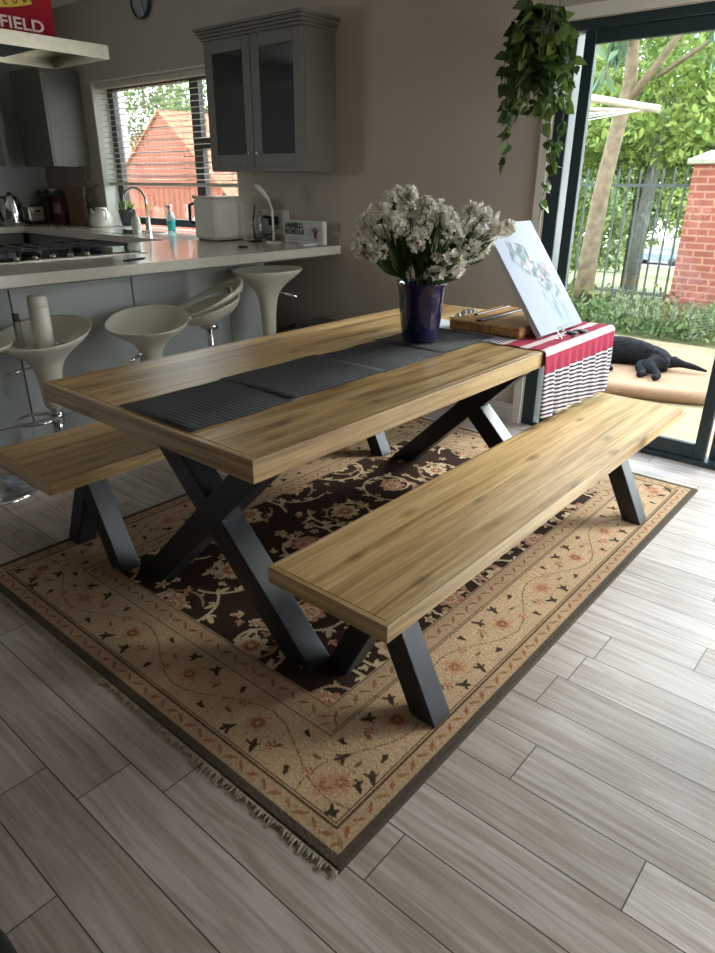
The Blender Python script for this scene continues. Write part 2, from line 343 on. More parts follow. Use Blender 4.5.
def floor_material():
    m, nt, b = new_mat('grey_plank_tile'); L = nt.links.new
    tcn = N(nt, 'ShaderNodeTexCoord'); sp = N(nt, 'ShaderNodeSeparateXYZ'); L(tcn.outputs['Object'], sp.inputs[0])
    a = N(nt, 'ShaderNodeMath', operation='ADD'); a.inputs[1].default_value = .038; L(sp.outputs[0], a.inputs[0])
    d = N(nt, 'ShaderNodeMath', operation='DIVIDE'); d.inputs[1].default_value = .1466; L(a.outputs[0], d.inputs[0])
    row = N(nt, 'ShaderNodeMath', operation='FLOOR'); L(d.outputs[0], row.inputs[0]); fr = N(nt, 'ShaderNodeMath', operation='FRACT'); L(d.outputs[0], fr.inputs[0])
    wn = N(nt, 'ShaderNodeTexWhiteNoise', noise_dimensions='1D'); L(row.outputs[0], wn.inputs['W'])
    # y / 0.9 + random offset
    y1 = N(nt, 'ShaderNodeMath', operation='DIVIDE'); y1.inputs[1].default_value = .92; L(sp.outputs[1], y1.inputs[0])
    y2 = N(nt, 'ShaderNodeMath', operation='ADD'); L(y1.outputs[0], y2.inputs[0])
    jr = N(nt, 'ShaderNodeMapRange'); jr.inputs['From Min'].default_value = -6.5; jr.inputs['From Max'].default_value = 18.5; L(row.outputs[0], jr.inputs['Value'])
    jt = N(nt, 'ShaderNodeValToRGB'); jt.color_ramp.interpolation = 'CONSTANT'; je = jt.color_ramp.elements
    known = {-5: -.04, -3: .15, -2: .012, 2: -.605, 4: -.527, 7: -.83, -4: -.62, 0: -.25, 1: .9}
    rj = random.Random(3)
    while len(je) > 1: je.remove(je[-1])
    for q in range(25):
        k_ = q-6; v_ = (-known[k_]/.92) % 1 if k_ in known else rj.random()
        el_ = je[0] if q == 0 else je.new(q/25); el_.position = q/25; el_.color = (v_, v_, v_, 1)
    L(jr.outputs[0], jt.inputs[0]); L(jt.outputs[0], y2.inputs[1])
    col = N(nt, 'ShaderNodeMath', operation='FLOOR'); L(y2.outputs[0], col.inputs[0]); fy = N(nt, 'ShaderNodeMath', operation='FRACT'); L(y2.outputs[0], fy.inputs[0])
    cc = N(nt, 'ShaderNodeCombineXYZ'); L(row.outputs[0], cc.inputs[0]); L(col.outputs[0], cc.inputs[1])
    wn2 = N(nt, 'ShaderNodeTexWhiteNoise', noise_dimensions='3D'); L(cc.outputs[0], wn2.inputs['Vector'])
    def edge(v, wd):
        s1 = N(nt, 'ShaderNodeMath', operation='SUBTRACT'); L(v, s1.inputs[0]); s1.inputs[1].default_value = .5
        s2 = N(nt, 'ShaderNodeMath', operation='ABSOLUTE'); L(s1.outputs[0], s2.inputs[0])
        s3 = N(nt, 'ShaderNodeMath', operation='GREATER_THAN'); L(s2.outputs[0], s3.inputs[0]); s3.inputs[1].default_value = .5-wd; return s3.outputs[0]
    e = N(nt, 'ShaderNodeMath', operation='MAXIMUM'); L(edge(fr.outputs[0], .011), e.inputs[0]); L(edge(fy.outputs[0], .0017), e.inputs[1])
    # grain
    ofs = N(nt, 'ShaderNodeVectorMath', operation='MULTIPLY_ADD'); L(wn2.outputs['Color'], ofs.inputs[0]); ofs.inputs[1].default_value = (5,5,5); L(tcn.outputs['Object'], ofs.inputs[2])
    mp = N(nt, 'ShaderNodeMapping'); mp.inputs['Scale'].default_value = (45, 2.6, 1); L(ofs.outputs[0], mp.inputs[0])
    n1 = N(nt, 'ShaderNodeTexNoise'); n1.inputs['Scale'].default_value = 1; n1.inputs['Detail'].default_value = 6; n1.inputs['Distortion'].default_value = 1.2; L(mp.outputs[0], n1.inputs['Vector'])
    mpb = N(nt, 'ShaderNodeMapping'); mpb.inputs['Scale'].default_value = (7, 1.8, 1); L(ofs.outputs[0], mpb.inputs[0])
    n3 = N(nt, 'ShaderNodeTexNoise'); n3.inputs['Scale'].default_value = 1; n3.inputs['Detail'].default_value = 4; L(mpb.outputs[0], n3.inputs['Vector'])
    rp = N(nt, 'ShaderNodeValToRGB'); el = rp.color_ramp.elements; el[0].position = .34; el[0].color = srgb(160,147,137)+(1,); el[1].position = .66; el[1].color = srgb(192,185,180)+(1,)
    L(n1.outputs['Fac'], rp.inputs[0])
    rp3 = N(nt, 'ShaderNodeValToRGB'); el = rp3.color_ramp.elements; el[0].position = .35; el[0].color = (.82,.79,.76,1); el[1].position = .65; el[1].color = (1.08,1.08,1.1,1); L(n3.outputs['Fac'], rp3.inputs[0])
    rp2 = N(nt, 'ShaderNodeValToRGB'); el = rp2.color_ramp.elements; el[0].color = (.80,.77,.74,1); el[1].color = (1.1,1.1,1.12,1); L(wn2.outputs['Value'], rp2.inputs[0])
    mx = N(nt, 'ShaderNodeMix', data_type='RGBA', blend_type='MULTIPLY'); mx.inputs[0].default_value = 1; L(rp.outputs[0], mx.inputs[6]); L(rp2.outputs[0], mx.inputs[7])
    mx1 = N(nt, 'ShaderNodeMix', data_type='RGBA', blend_type='MULTIPLY'); mx1.inputs[0].default_value = .8; L(mx.outputs[2], mx1.inputs[6]); L(rp3.outputs[0], mx1.inputs[7])
    mx2 = N(nt, 'ShaderNodeMix', data_type='RGBA'); L(e.outputs[0], mx2.inputs[0]); L(mx1.outputs[2], mx2.inputs[6]); mx2.inputs[7].default_value = srgb(62,50,42)+(1,)
    L(mx2.outputs[2], b.inputs['Base Color'])
    rr = N(nt, 'ShaderNodeMapRange'); rr.inputs['To Min'].default_value = .30; rr.inputs['To Max'].default_value = .5; L(n1.outputs['Fac'], rr.inputs['Value']); L(rr.outputs[0], b.inputs['Roughness'])
    sb = N(nt, 'ShaderNodeMath', operation='SUBTRACT'); L(n1.outputs['Fac'], sb.inputs[0]); L(e.outputs[0], sb.inputs[1])
    bp = N(nt, 'ShaderNodeBump'); bp.inputs['Strength'].default_value = .35; bp.inputs['Distance'].default_value = .003; L(sb.outputs[0], bp.inputs['Height']); L(bp.outputs[0], b.inputs['Normal'])
    return m
M['floor'] = floor_material()

# ------------------------------------------------------------------ room shell
XW = 2.72; XO = 2.95; HC = 2.75
X0, Y0, YL = -3.4, -2.2, 6.2
def sbox(name, m, *boxes):
    mb = MB()
    for a, b in boxes: mb.box(a, b)
    return struct(mb.build(name, m))
sbox('floor', M['floor'], ((X0, Y0, -.1), (XW+.06, YL, 0)))
sbox('ceiling', M['ceil'], ((X0-.2, Y0-.2, HC), (XO, YL+.2, HC+.15)))
DY1, DZ = .68, 2.09; WY0, WY1, WZ0, WZ1 = 3.2, 5.12, .957, 2.15
DY0 = -2.1
sbox('wall_far', M['wall'],
     ((XW, DY1, 0), (XO, WY0, HC)), ((XW, DY0, DZ), (XO, DY1, HC)), ((XW, Y0, 0), (XO, DY0, HC)),
     ((XW, WY0, 0), (XO, WY1, .90)), ((XW, WY0, WZ1), (XO, WY1, HC)), ((XW, WY1, 0), (XO, YL+.2, HC)))
sbox('wall_left', M['kwall'], ((X0-.2, YL, 0), (-3.35, YL+.2, HC)), ((-1.75, YL, 0), (XW, YL+.2, HC)), ((-3.35, YL, 0), (-1.75, YL+.2, 1.0)), ((-3.35, YL, 2.2), (-1.75, YL+.2, HC)))
# side wall behind the photographer's right, with its own tall window
sbox('wall_right', M['wall'], ((X0, Y0-.2, 0), (1.6, Y0, HC)), ((2.5, Y0-.2, 0), (XO, Y0, HC)), ((1.6, Y0-.2, 2.2), (2.5, Y0, HC)), ((1.6, Y0-.2, 0), (2.5, Y0, .15)))
sbox('wall_back', M['backwall'], ((X0-.2, Y0-.2, 0), (X0, YL, HC)))
d4 = thing('added_fill_window', 'added unseen side window beyond the left edge of the view, brightening the kitchen', 'window', (-2.5, YL, 1.0)); struct(d4)  # opening added out of view to let more light into the kitchen
mb = MB()
for x in (-3.35, -2.56, -1.81): mb.box((x, YL+.06, 1.0), (x+.06, YL+.12, 2.2))
for z in (1.0, 2.14): mb.box((-3.29, YL+.065, z), (-1.81, YL+.115, z+.06))
mb.build('window_frame', M['frame'], d4)
sbox('baseboard_far', M['skirt'], ((XW-.015, .74, 0), (XW, 2.45, .11)))
sbox('trim_1', M['white'], ((XW-.012, .685, 0), (XW, .735, 2.15)), ((XW-.012, DY0, DZ+.005), (XW, .685, 2.15)))

# sliding glass door
d = thing('door_1', 'wide dark green aluminium sliding glass door', 'door', (XW, -1.16, 0)); struct(d)
mb = MB(); mb.bevbox((2.73, .60, 0), (2.83, DY1, DZ)); mb.bevbox((2.73, DY0, 0), (2.83, DY0+.08, DZ)); mb.build('door_frame', M['frame'], d)
mb = MB(); mb.bevbox((2.73, DY0+.08, 2.046), (2.83, .60, DZ)); mb.build('head_rail', M['frame'], d)
mb = MB(); mb.bevbox((2.72, DY0+.08, 0), (2.83, .60, .028), r=.003); mb.build('floor_track', M['frame'], d)
stiles = [(.505, .568), (-.375, -.318), (-.44, -.385), (-1.45, -1.39), (-1.52, -1.46), (-2.4, -2.34)]
def sash(y0, y1, x0, nm='sash'):
    mb = MB(); s = .058
    mb.bevbox((x0, y0, .03), (x0+.035, y0+s, 2.045), .003); mb.bevbox((x0, y1-s, .03), (x0+.035, y1, 2.045), .003)
    mb.bevbox((x0, y0+s, .03), (x0+.035, y1-s, .105), .003); mb.bevbox((x0, y0+s, 1.985), (x0+.035, y1-s, 2.045), .003)
    f = mb.build(nm, M['frame'], d)
    g = MB(); g.box((x0+.014, y0+s, .105), (x0+.02, y1-s, 1.985)); g.build('pane', M['glass'], f)
sash(-.375, .568, 2.74); sash(-1.30, -.385, 2.785); sash(-2.02, -1.28, 2.74)

# side window (behind the view, lets the daylight in)
d2 = thing('window_2', 'tall side window', 'window', (1.75, Y0, 0)); struct(d2)
mb = MB()
for x in (1.6, 2.02, 2.44): mb.box((x, Y0-.12, .15), (x+.06, Y0-.06, 2.2))
for z in (.15, 2.14): mb.box((1.66, Y0-.12, z), (2.44, Y0-.06, z+.06))
mb.build('window_frame', M['frame'], d2)

# kitchen window
d3 = thing('window_1', 'kitchen window in a deep white reveal', 'window', (XO, 4.16, .957)); struct(d3)
mb = MB(); xa, xb = 2.86, 2.91
mb.box((xa, WY0, .985), (xb, WY1, 1.045)); mb.box((xa, WY0, 2.09), (xb, WY1, WZ1)); mb.box((xa, WY1-.10, 1.045), (xb, WY1, 2.09)); mb.box((xa, WY0, 1.045), (xb, WY0+.06, 2.09))
mb.box((xa, 3.79, 1.045), (xb, 3.90, 2.09)); mb.box((xa, WY0+.06, 1.60), (xb, 3.79, 1.68))
mb.build('window_frame', mat('dark_window_frame', srgb(52,50,50), .4), d3)
mb = MB(); mb.box((2.882, 3.90, 1.045), (2.888, WY1-.10, 2.09)); mb.build('pane', M['glass'], d3)
mb = MB(); mb.box((2.882, WY0+.06, 1.68), (2.888, 3.79, 2.09)); mb.build('pane', M['glass'], d3)
mb = MB(); mb.box((2.882, WY0+.06, 1.045), (2.888, 3.79, 1.62)); mb.build('pane', M['glass'], d3)
sbox('trim_2', M['white'], ((XW-.002, WY1-.012, .962), (2.86, WY1, WZ1)), ((XW-.002, WY0, .962), (2.86, WY0+.012, WZ1)), ((XW-.002, WY0+.012, WZ1-.012), (2.86, WY1-.012, WZ1)))
sbox('window_sill', M['top'], ((XW, WY0, .90), (XO, WY1, .957)))

# ------------------------------------------------------------------ rug
RX0, RX1, RY0, RY1 = -.209, 2.388, -.452, 1.365
def make_rug():
    st = .0036
    nx = int((RX1-RX0)/st); ny = int((RY1-RY0)/st)
    xs = np.linspace(RX0, RX1, nx); ys = np.linspace(RY0, RY1, ny)
    X, Y = np.meshgrid(xs, ys)
    ins = np.minimum(np.minimum(X-RX0, RX1-X), np.minimum(Y-RY0, RY1-Y))
    img = np.zeros(X.shape+(3,))
    C = lambda r, g, b: np.array(srgb(r, g, b))
    tan, tan2, dark, cream, edge = C(180,152,120), C(164,134,104), C(52,34,26), C(198,176,142), C(78,68,58)
    olive, rust, line, pink = C(110,92,62), C(150,92,66), C(84,64,44), C(178,128,102)
    img[:] = tan
    img[ins < .075] = C(170,142,112)
    img[ins < .026] = edge
    img[(ins > .072) & (ins < .077)] = line; img[(ins > .081) & (ins < .084)] = line
    img[(ins > .268) & (ins < .273)] = line; img[(ins > .278) & (ins < .281)] = line
    img[(ins > .281) & (ins < .345)] = C(172,144,114)
    img[(ins > .345) & (ins < .349)] = line
    img[ins > .352] = dark
    fld = ins > .352; brd = (ins > .086) & (ins < .266); grd = (ins > .284) & (ins < .343); outb = (ins > .03) & (ins < .07)
    def stamp(cx, cy, a, b, ang, col, mask, soft=1.0):
        R = max(a, b)*1.1
        i0, i1 = np.searchsorted(xs, (cx-R, cx+R)); j0, j1 = np.searchsorted(ys, (cy-R, cy+R))
        if i1 <= i0 or j1 <= j0: return
        dx = X[j0:j1, i0:i1]-cx; dy = Y[j0:j1, i0:i1]-cy; ca, sa = math.cos(ang), math.sin(ang)
        u = dx*ca+dy*sa; v = -dx*sa+dy*ca
        k = ((u/a)**2+(v/b)**2 < 1) & mask[j0:j1, i0:i1]
        img[j0:j1, i0:i1][k] = col
    def stroke(pts, w0, col, mask):
        for (x, y) in pts: stamp(x, y, w0, w0, 0, col, mask)
    def leaf(cx, cy, s, ang, col, mask, toothed=True):
        stamp(cx+math.cos(ang)*s*.5, cy+math.sin(ang)*s*.5, s*.55, s*.2, ang, col, mask)
        if toothed:
            for k in (-1, 1):
                stamp(cx+math.cos(ang+k*.8)*s*.35, cy+math.sin(ang+k*.8)*s*.35, s*.3, s*.11, ang+k*.8, col, mask)
    def flower(cx, cy, s, c1, c2, c3, mask, n=7, rot=0):
        for k in range(n):
            a = rot+2*PI*k/n; stamp(cx+math.cos(a)*s*.62, cy+math.sin(a)*s*.62, s*.42, s*.27, a, c1, mask)
        stamp(cx, cy, s*.55, s*.55, 0, c2, mask); 
        for k in range(n):
            a = rot+PI/n+2*PI*k/n; stamp(cx+math.cos(a)*s*.3, cy+math.sin(a)*s*.3, s*.14, s*.09, a, c3, mask)
        stamp(cx, cy, s*.17, s*.17, 0, c1, mask)
    rd = random.Random(11)
    def spiral(cx, cy, r0, turns, a0, sgn, w0, col, mask, every=.07, scale=1.0):
        n = int(260*turns); pts = []; acc = 0; last = None
        for i in range(n):
            t = i/n; r = r0*(1-t)**.8+.012; a = a0+sgn*2*PI*turns*t
            x, y = cx+math.cos(a)*r, cy+math.sin(a)*r; pts.append((x, y))
            if last: acc += math.hypot(x-last[0], y-last[1])
            last = (x, y)
            if acc > every:
                acc = 0; side = rd.choice((-1, 1)); leaf(x, y, rd.uniform(.035, .055)*scale, a+sgn*PI/2+side*.9, col, mask)
        stroke(pts, w0, col, mask)
        return pts[-1]
    # field: scrolling arabesque
    cxm, cym = (RX0+RX1)/2, (RY0+RY1)/2
    cells = []
    gx, gy = 6, 3
    fx0, fx1, fy0, fy1 = RX0+.352, RX1-.352, RY0+.352, RY1-.352
    for i in range(gx+1):
        for j in range(gy+1):
            cells.append((fx0+(i+rd.uniform(-.12, .12))*(fx1-fx0)/gx, fy0+(j+rd.uniform(-.12, .12))*(fy1-fy0)/gy, (i+j) % 2))
    for (cx, cy, k) in cells:
        spiral(cx, cy, .155, 1.15, rd.uniform(0, 6.28), 1 if k else -1, .0055, cream, fld)
        spiral(cx, cy, .10, .8, rd.uniform(0, 6.28), -1 if k else 1, .0045, tan2, fld, every=.06, scale=.7)
    for (cx, cy, k) in cells:
        flower(cx, cy, rd.uniform(.05, .064), cream if k else pink, pink if k else cream, rust, fld, n=8, rot=rd.random())
    for _ in range(150):
        x, y = rd.uniform(fx0, fx1), rd.uniform(fy0, fy1)
        if rd.random() < .35: flower(x, y, rd.uniform(.018, .028), cream, tan2, rust, fld, 5, rd.random())
        else: leaf(x, y, rd.uniform(.03, .045), rd.uniform(0, 6.28), rd.choice((cream, tan2, pink)), fld)
    # main border: vine wave + blooms + dark bird-like leaves
    def along(side, t):   # t in metres along side, returns point on border centre, and tangent angle
        o = .175
        if side == 0: return (RX0+t, RY0+o, 0)
        if side == 1: return (RX0+t, RY1-o, 0)
        if side == 2: return (RX0+o, RY0+t, PI/2)
        return (RX1-o, RY0+t, PI/2)
    for side in range(4):
        Ls = (RX1-RX0) if side < 2 else (RY1-RY0); step = Ls/round(Ls/.30)
        n = int(Ls/.004)
        for i in range(n):
            t = i*.004; x, y, a = along(side, t); off = .055*math.sin(2*PI*t/(2*step))
            nx_, ny_ = -math.sin(a), math.cos(a)
            stamp(x+nx_*off, y+ny_*off, .0022, .0022, 0, olive, brd)
            stamp(x-nx_*off*.8, y-ny_*off*.8, .0016, .0016, 0, C(160,120,86), brd)
        k = 0; t = step/2
        while t < Ls:
            x, y, a = along(side, t); sgn = -1 if k % 2 else 1; nx_, ny_ = -math.sin(a)*sgn, math.cos(a)*sgn
            flower(x, y, .036, C(176,132,100), rust if k % 2 else C(168,112,84), olive, brd, 6, rd.random())
            for q in (-1, 1):
                px, py = x+math.cos(a)*.085*q+nx_*.03*q, y+math.sin(a)*.085*q+ny_*.03*q
                flower(px, py, .017, rust, C(196,150,120), olive, brd, 5)
                px, py = x+math.cos(a)*.05*q-nx_*.062, y+math.sin(a)*.05*q-ny_*.062
                dk = C(62,48,34); an = a+q*.9+rd.uniform(-.3, .3)
                stamp(px, py, .024, .0075, an, dk, brd); stamp(px+math.cos(an+1.1)*.012, py+math.sin(an+1.1)*.012, .015, .005, an+1.1, dk, brd)
                stamp(px+math.cos(an-1.0)*.01, py+math.sin(an-1.0)*.01, .012, .004, an-1.0, dk, brd)
                px, py = x+math.cos(a)*.13*q+nx_*.06, y+math.sin(a)*.13*q+ny_*.06
                stamp(px, py, .016, .006, an+.8, dk, brd); stamp(px+.006, py+.006, .008, .0055, an, dk, brd)
                stamp(x+math.cos(a)*.1*q-nx_*.02, y+math.sin(a)*.1*q-ny_*.02, .014, .005, an+2, olive, brd)
            t += step; k += 1
        # guard borders: little zigzag of leaves
        for (o, mk, c_) in ((.313, grd, C(128,98,66)), (.05, outb, C(140,100,68))):
            t = .04; k = 0
            while t < Ls-.04:
                x, y, a = along(side, t); nx_, ny_ = ((0,1),(0,-1),(1,0),(-1,0))[side]; dd = o-.175
                stamp(x+nx_*dd, y+ny_*dd, .019, .0045, a+(.6 if k % 2 else -.6), c_, mk)
                if k % 2: stamp(x+nx_*dd, y+ny_*dd, .007, .007, 0, rust, mk)
                t += .042; k += 1
    # woven irregularity of the dye
    lowf = rng.normal(size=(ny//22+2, nx//22+2)); 
    jj = np.arange(ny)/22; ii = np.arange(nx)/22; j0 = jj.astype(int); i0 = ii.astype(int); fj = (jj-j0)[:, None]; fi = (ii-i0)[None]
    lf = (lowf[j0][:, i0]*(1-fj)*(1-fi)+lowf[j0+1][:, i0]*fj*(1-fi)+lowf[j0][:, i0+1]*(1-fj)*fi+lowf[j0+1][:, i0+1]*fj*fi)
    img *= (1+.05*lf+.05*rng.normal(size=(ny, 1))+.06*rng.normal(size=(ny, nx)))[..., None]
    img = np.clip(img, .004, 1)
    V = np.stack([X, Y, np.full_like(X, .011)+.0006*rng.normal(size=X.shape)], -1).reshape(-1, 3)
    edgev = (ins < .002).reshape(-1); V[edgev, 2] = 0.001
    idx = np.arange(nx*ny).reshape(ny, nx)
    F = np.stack([idx[:-1, :-1], idx[:-1, 1:], idx[1:, 1:], idx[1:, :-1]], -1).reshape(-1, 4)
    me = bpy.data.meshes.new('pile'); o0 = np.array([1.09, .456, 0])
    me.vertices.add(len(V)); me.vertices.foreach_set('co', (V-o0).astype(np.float32).ravel())
    me.loops.add(F.size); me.loops.foreach_set('vertex_index', F.astype(np.int32).ravel())
    me.polygons.add(len(F)); me.polygons.foreach_set('loop_start', np.arange(0, F.size, 4, dtype=np.int32))
    me.update(calc_edges=True)
    at = me.color_attributes.new('Col', 'FLOAT_COLOR', 'POINT')
    at.data.foreach_set('color', np.concatenate([img.reshape(-1, 3), np.ones((nx*ny, 1))], 1).astype(np.float32).ravel())
    me.materials.append(vcol_mat('rug_wool', .95, .28, 420, bump=.5))
    root = thing('rug', 'tan and dark brown floral patterned rug under the dining table', 'rug', (1.09, .456, 0))
    po = bpy.data.objects.new('pile', me); COL.objects.link(po); po.parent = root
    fb = MB()
    for xe, sg in ((RX0, -1), (RX1, 1)):
        y = RY0+.004
        while y < RY1-.004:
            L_ = random.uniform(.008, .03); a = random.uniform(-.4, .4); wv = .0022
            p0 = (xe, y, .006); p1 = (xe+sg*L_*.55, y+a*L_*.5, .006); p2 = (xe+sg*L_, y+a*L_, .002)
            fb.add([(p0[0], p0[1]-wv, .007), (p0[0], p0[1]+wv, .007), (p1[0], p1[1]+wv, .006), (p1[0], p1[1]-wv, .006), (p2[0], p2[1]+wv*.5, .002), (p2[0], p2[1]-wv*.5, .002),
                    (p0[0], p0[1], .010), (p1[0], p1[1], .009)], [(0,6,7,3), (6,1,2,7), (3,7,5), (7,2,4), (7,4,5), (0,3,5,4,2,1)])
            y += .0042
    fo = fb.build('fringe', mat('rug_fringe', srgb(168,158,138), .9, var=.25, scale=60), root); fo['kind'] = 'stuff'
    fo['label'] = 'short cream fringe'
make_rug()

# ------------------------------------------------------------------ table and benches
RZ = .0115
def framed_top(root, x0, y0, x1, y1, zt, th, m, my, ew=.018, nboards=3):
    mb = MB()
    iy0, iy1 = y0+ew+.0012, y1-ew-.0012; bw = (iy1-iy0)/nboards
    for k in range(nboards): mb.bevbox((x0+ew+.0012, iy0+k*bw+.0004, zt-th+.004), (x1-ew-.0012, iy0+(k+1)*bw-.0004, zt), .0006)
    mb.build('tabletop' if 'table' in root.name else 'seat', m, root)
    def side(pa, pb, pc, pd, mm):    # mitred strip: outer a-b, inner d-c
        q = MB(); vs = [(p[0], p[1], z) for z in (zt-th, zt-.0003) for p in (pa, pb, pc, pd)]
        q.add(vs, [(0,3,2,1),(4,5,6,7),(0,1,5,4),(1,2,6,5),(2,3,7,6),(3,0,4,7)]); q.build('edge_board', mm, root, bevel=.0015)
    side((x0,y0),(x1,y0),(x1-ew,y0+ew),(x0+ew,y0+ew), m); side((x1,y1),(x0,y1),(x0+ew,y1-ew),(x1-ew,y1-ew), m)
    side((x0,y1),(x0,y0),(x0+ew,y0+ew),(x0+ew,y1-ew), my); side((x1,y0),(x1,y1),(x1-ew,y1-ew),(x1-ew,y0+ew), my)
TL = 2.13
tb = thing('dining_table', 'long oiled pine dining table with charcoal x-shaped legs on the rug', 'table', (TL/2, .5, 0))
framed_top(tb, 0, 0, TL, 1.0, .77, .06, M['table'], M['table_y'])
for X in (.25, 1.79):
    mb = MB(); mb.beam((X, .09, RZ), (X, .79, .702), .088, .088)
    mb.build('leg', M['legs'], tb, bevel=.004)
    mb = MB(); mb.beam((X, .86, RZ), (X, .16, .702), .0885, .088)
    mb.build('leg', M['legs'], tb, bevel=.004)
    mb = MB(); mb.bevbox((X-.06, .08, .700), (X+.06, .90, .7105), .002); mb.build('mounting_plate', M['legs'], tb)
def bench(x0, y0, x1, y1, label):
    cy = (y0+y1)/2; r = thing('bench', label, 'bench', ((x0+x1)/2, cy, 0))
    framed_top(r, x0, y0, x1, y1, .46, .047, M['bench'], M['bench_y'], ew=.016, nboards=1)
    for X in (x0+.255, x1-.29):
        for s in (-1, 1):
            mb = MB(); mb.beam((X, cy+s*.162, RZ), (X, cy-s*.035, .408), .08 if s < 0 else .0806, .072); mb.build('leg', M['legs'], r, bevel=.004)
        mb = MB(); mb.bevbox((X-.05, cy-.14, .405), (X+.05, cy+.14, .4135), .002); mb.build('mounting_plate', M['legs'], r)
bench(.046, -.368, 2.148, .021, 'long oiled pine bench with charcoal crossed legs nearest the camera, right of the table')
bench(-.073, .93, 2.03, 1.375, 'long pine bench on the bar stool side of the table, mostly hidden by it')

# table runner: four woven placemat-like sections
def runner():
    m, nt, b = new_mat('charcoal_woven'); L = nt.links.new
    tcn = N(nt, 'ShaderNodeTexCoord'); wv = N(nt, 'ShaderNodeTexWave', bands_direction='Y'); wv.inputs['Scale'].default_value = 28; L(tcn.outputs['Object'], wv.inputs['Vector'])
    wx = N(nt, 'ShaderNodeTexWave', bands_direction='X'); wx.inputs['Scale'].default_value = 18; L(tcn.outputs['Object'], wx.inputs['Vector'])
    mu = N(nt, 'ShaderNodeMath', operation='MULTIPLY'); L(wv.outputs['Fac'], mu.inputs[0]); L(wx.outputs['Fac'], mu.inputs[1])
    rp = N(nt, 'ShaderNodeValToRGB'); rp.color_ramp.elements[0].color = srgb(22,22,25)+(1,); rp.color_ramp.elements[1].color = srgb(86,86,92)+(1,); L(mu.outputs[0], rp.inputs[0])
    L(rp.outputs[0], b.inputs['Base Color']); b.inputs['Roughness'].default_value = .75
    bp = N(nt, 'ShaderNodeBump'); bp.inputs['Strength'].default_value = .6; bp.inputs['Distance'].default_value = .003; L(mu.outputs[0], bp.inputs['Height']); L(bp.outputs[0], b.inputs['Normal'])
    r = thing('table_runner', 'dark grey woven table runner lying along the dining table under the blue vase', 'table runner', (.78, .41, .77))
    xs = [.02, .40, .83, 1.18, 1.56]; 
    for k in range(4):
        mb = MB(); a, c = xs[k]-.012*(k > 0), xs[k+1]; z = .7722 + (.0018 if k % 2 else 0)
        n = 14; ya, yb = (.258, .588)
        if k: ya, yb = .262+.004*(k % 2), .584+.012*(k % 2)
        vs = []
        for i in range(n+1):
            t = i/n; x = a+(c-a)*t
            for (y, u) in ((ya, 0), (yb, 1)):
                vs.append((x, y+.003*math.sin(9*t+k), z+.0012*math.sin(11*t+k*2+u*2)+.0008))
        mb.add(vs, [(2*i, 2*i+2, 2*i+3, 2*i+1) for i in range(n)], True)
        mb.build('runner_section', m, r, solid=.0025)
runner()

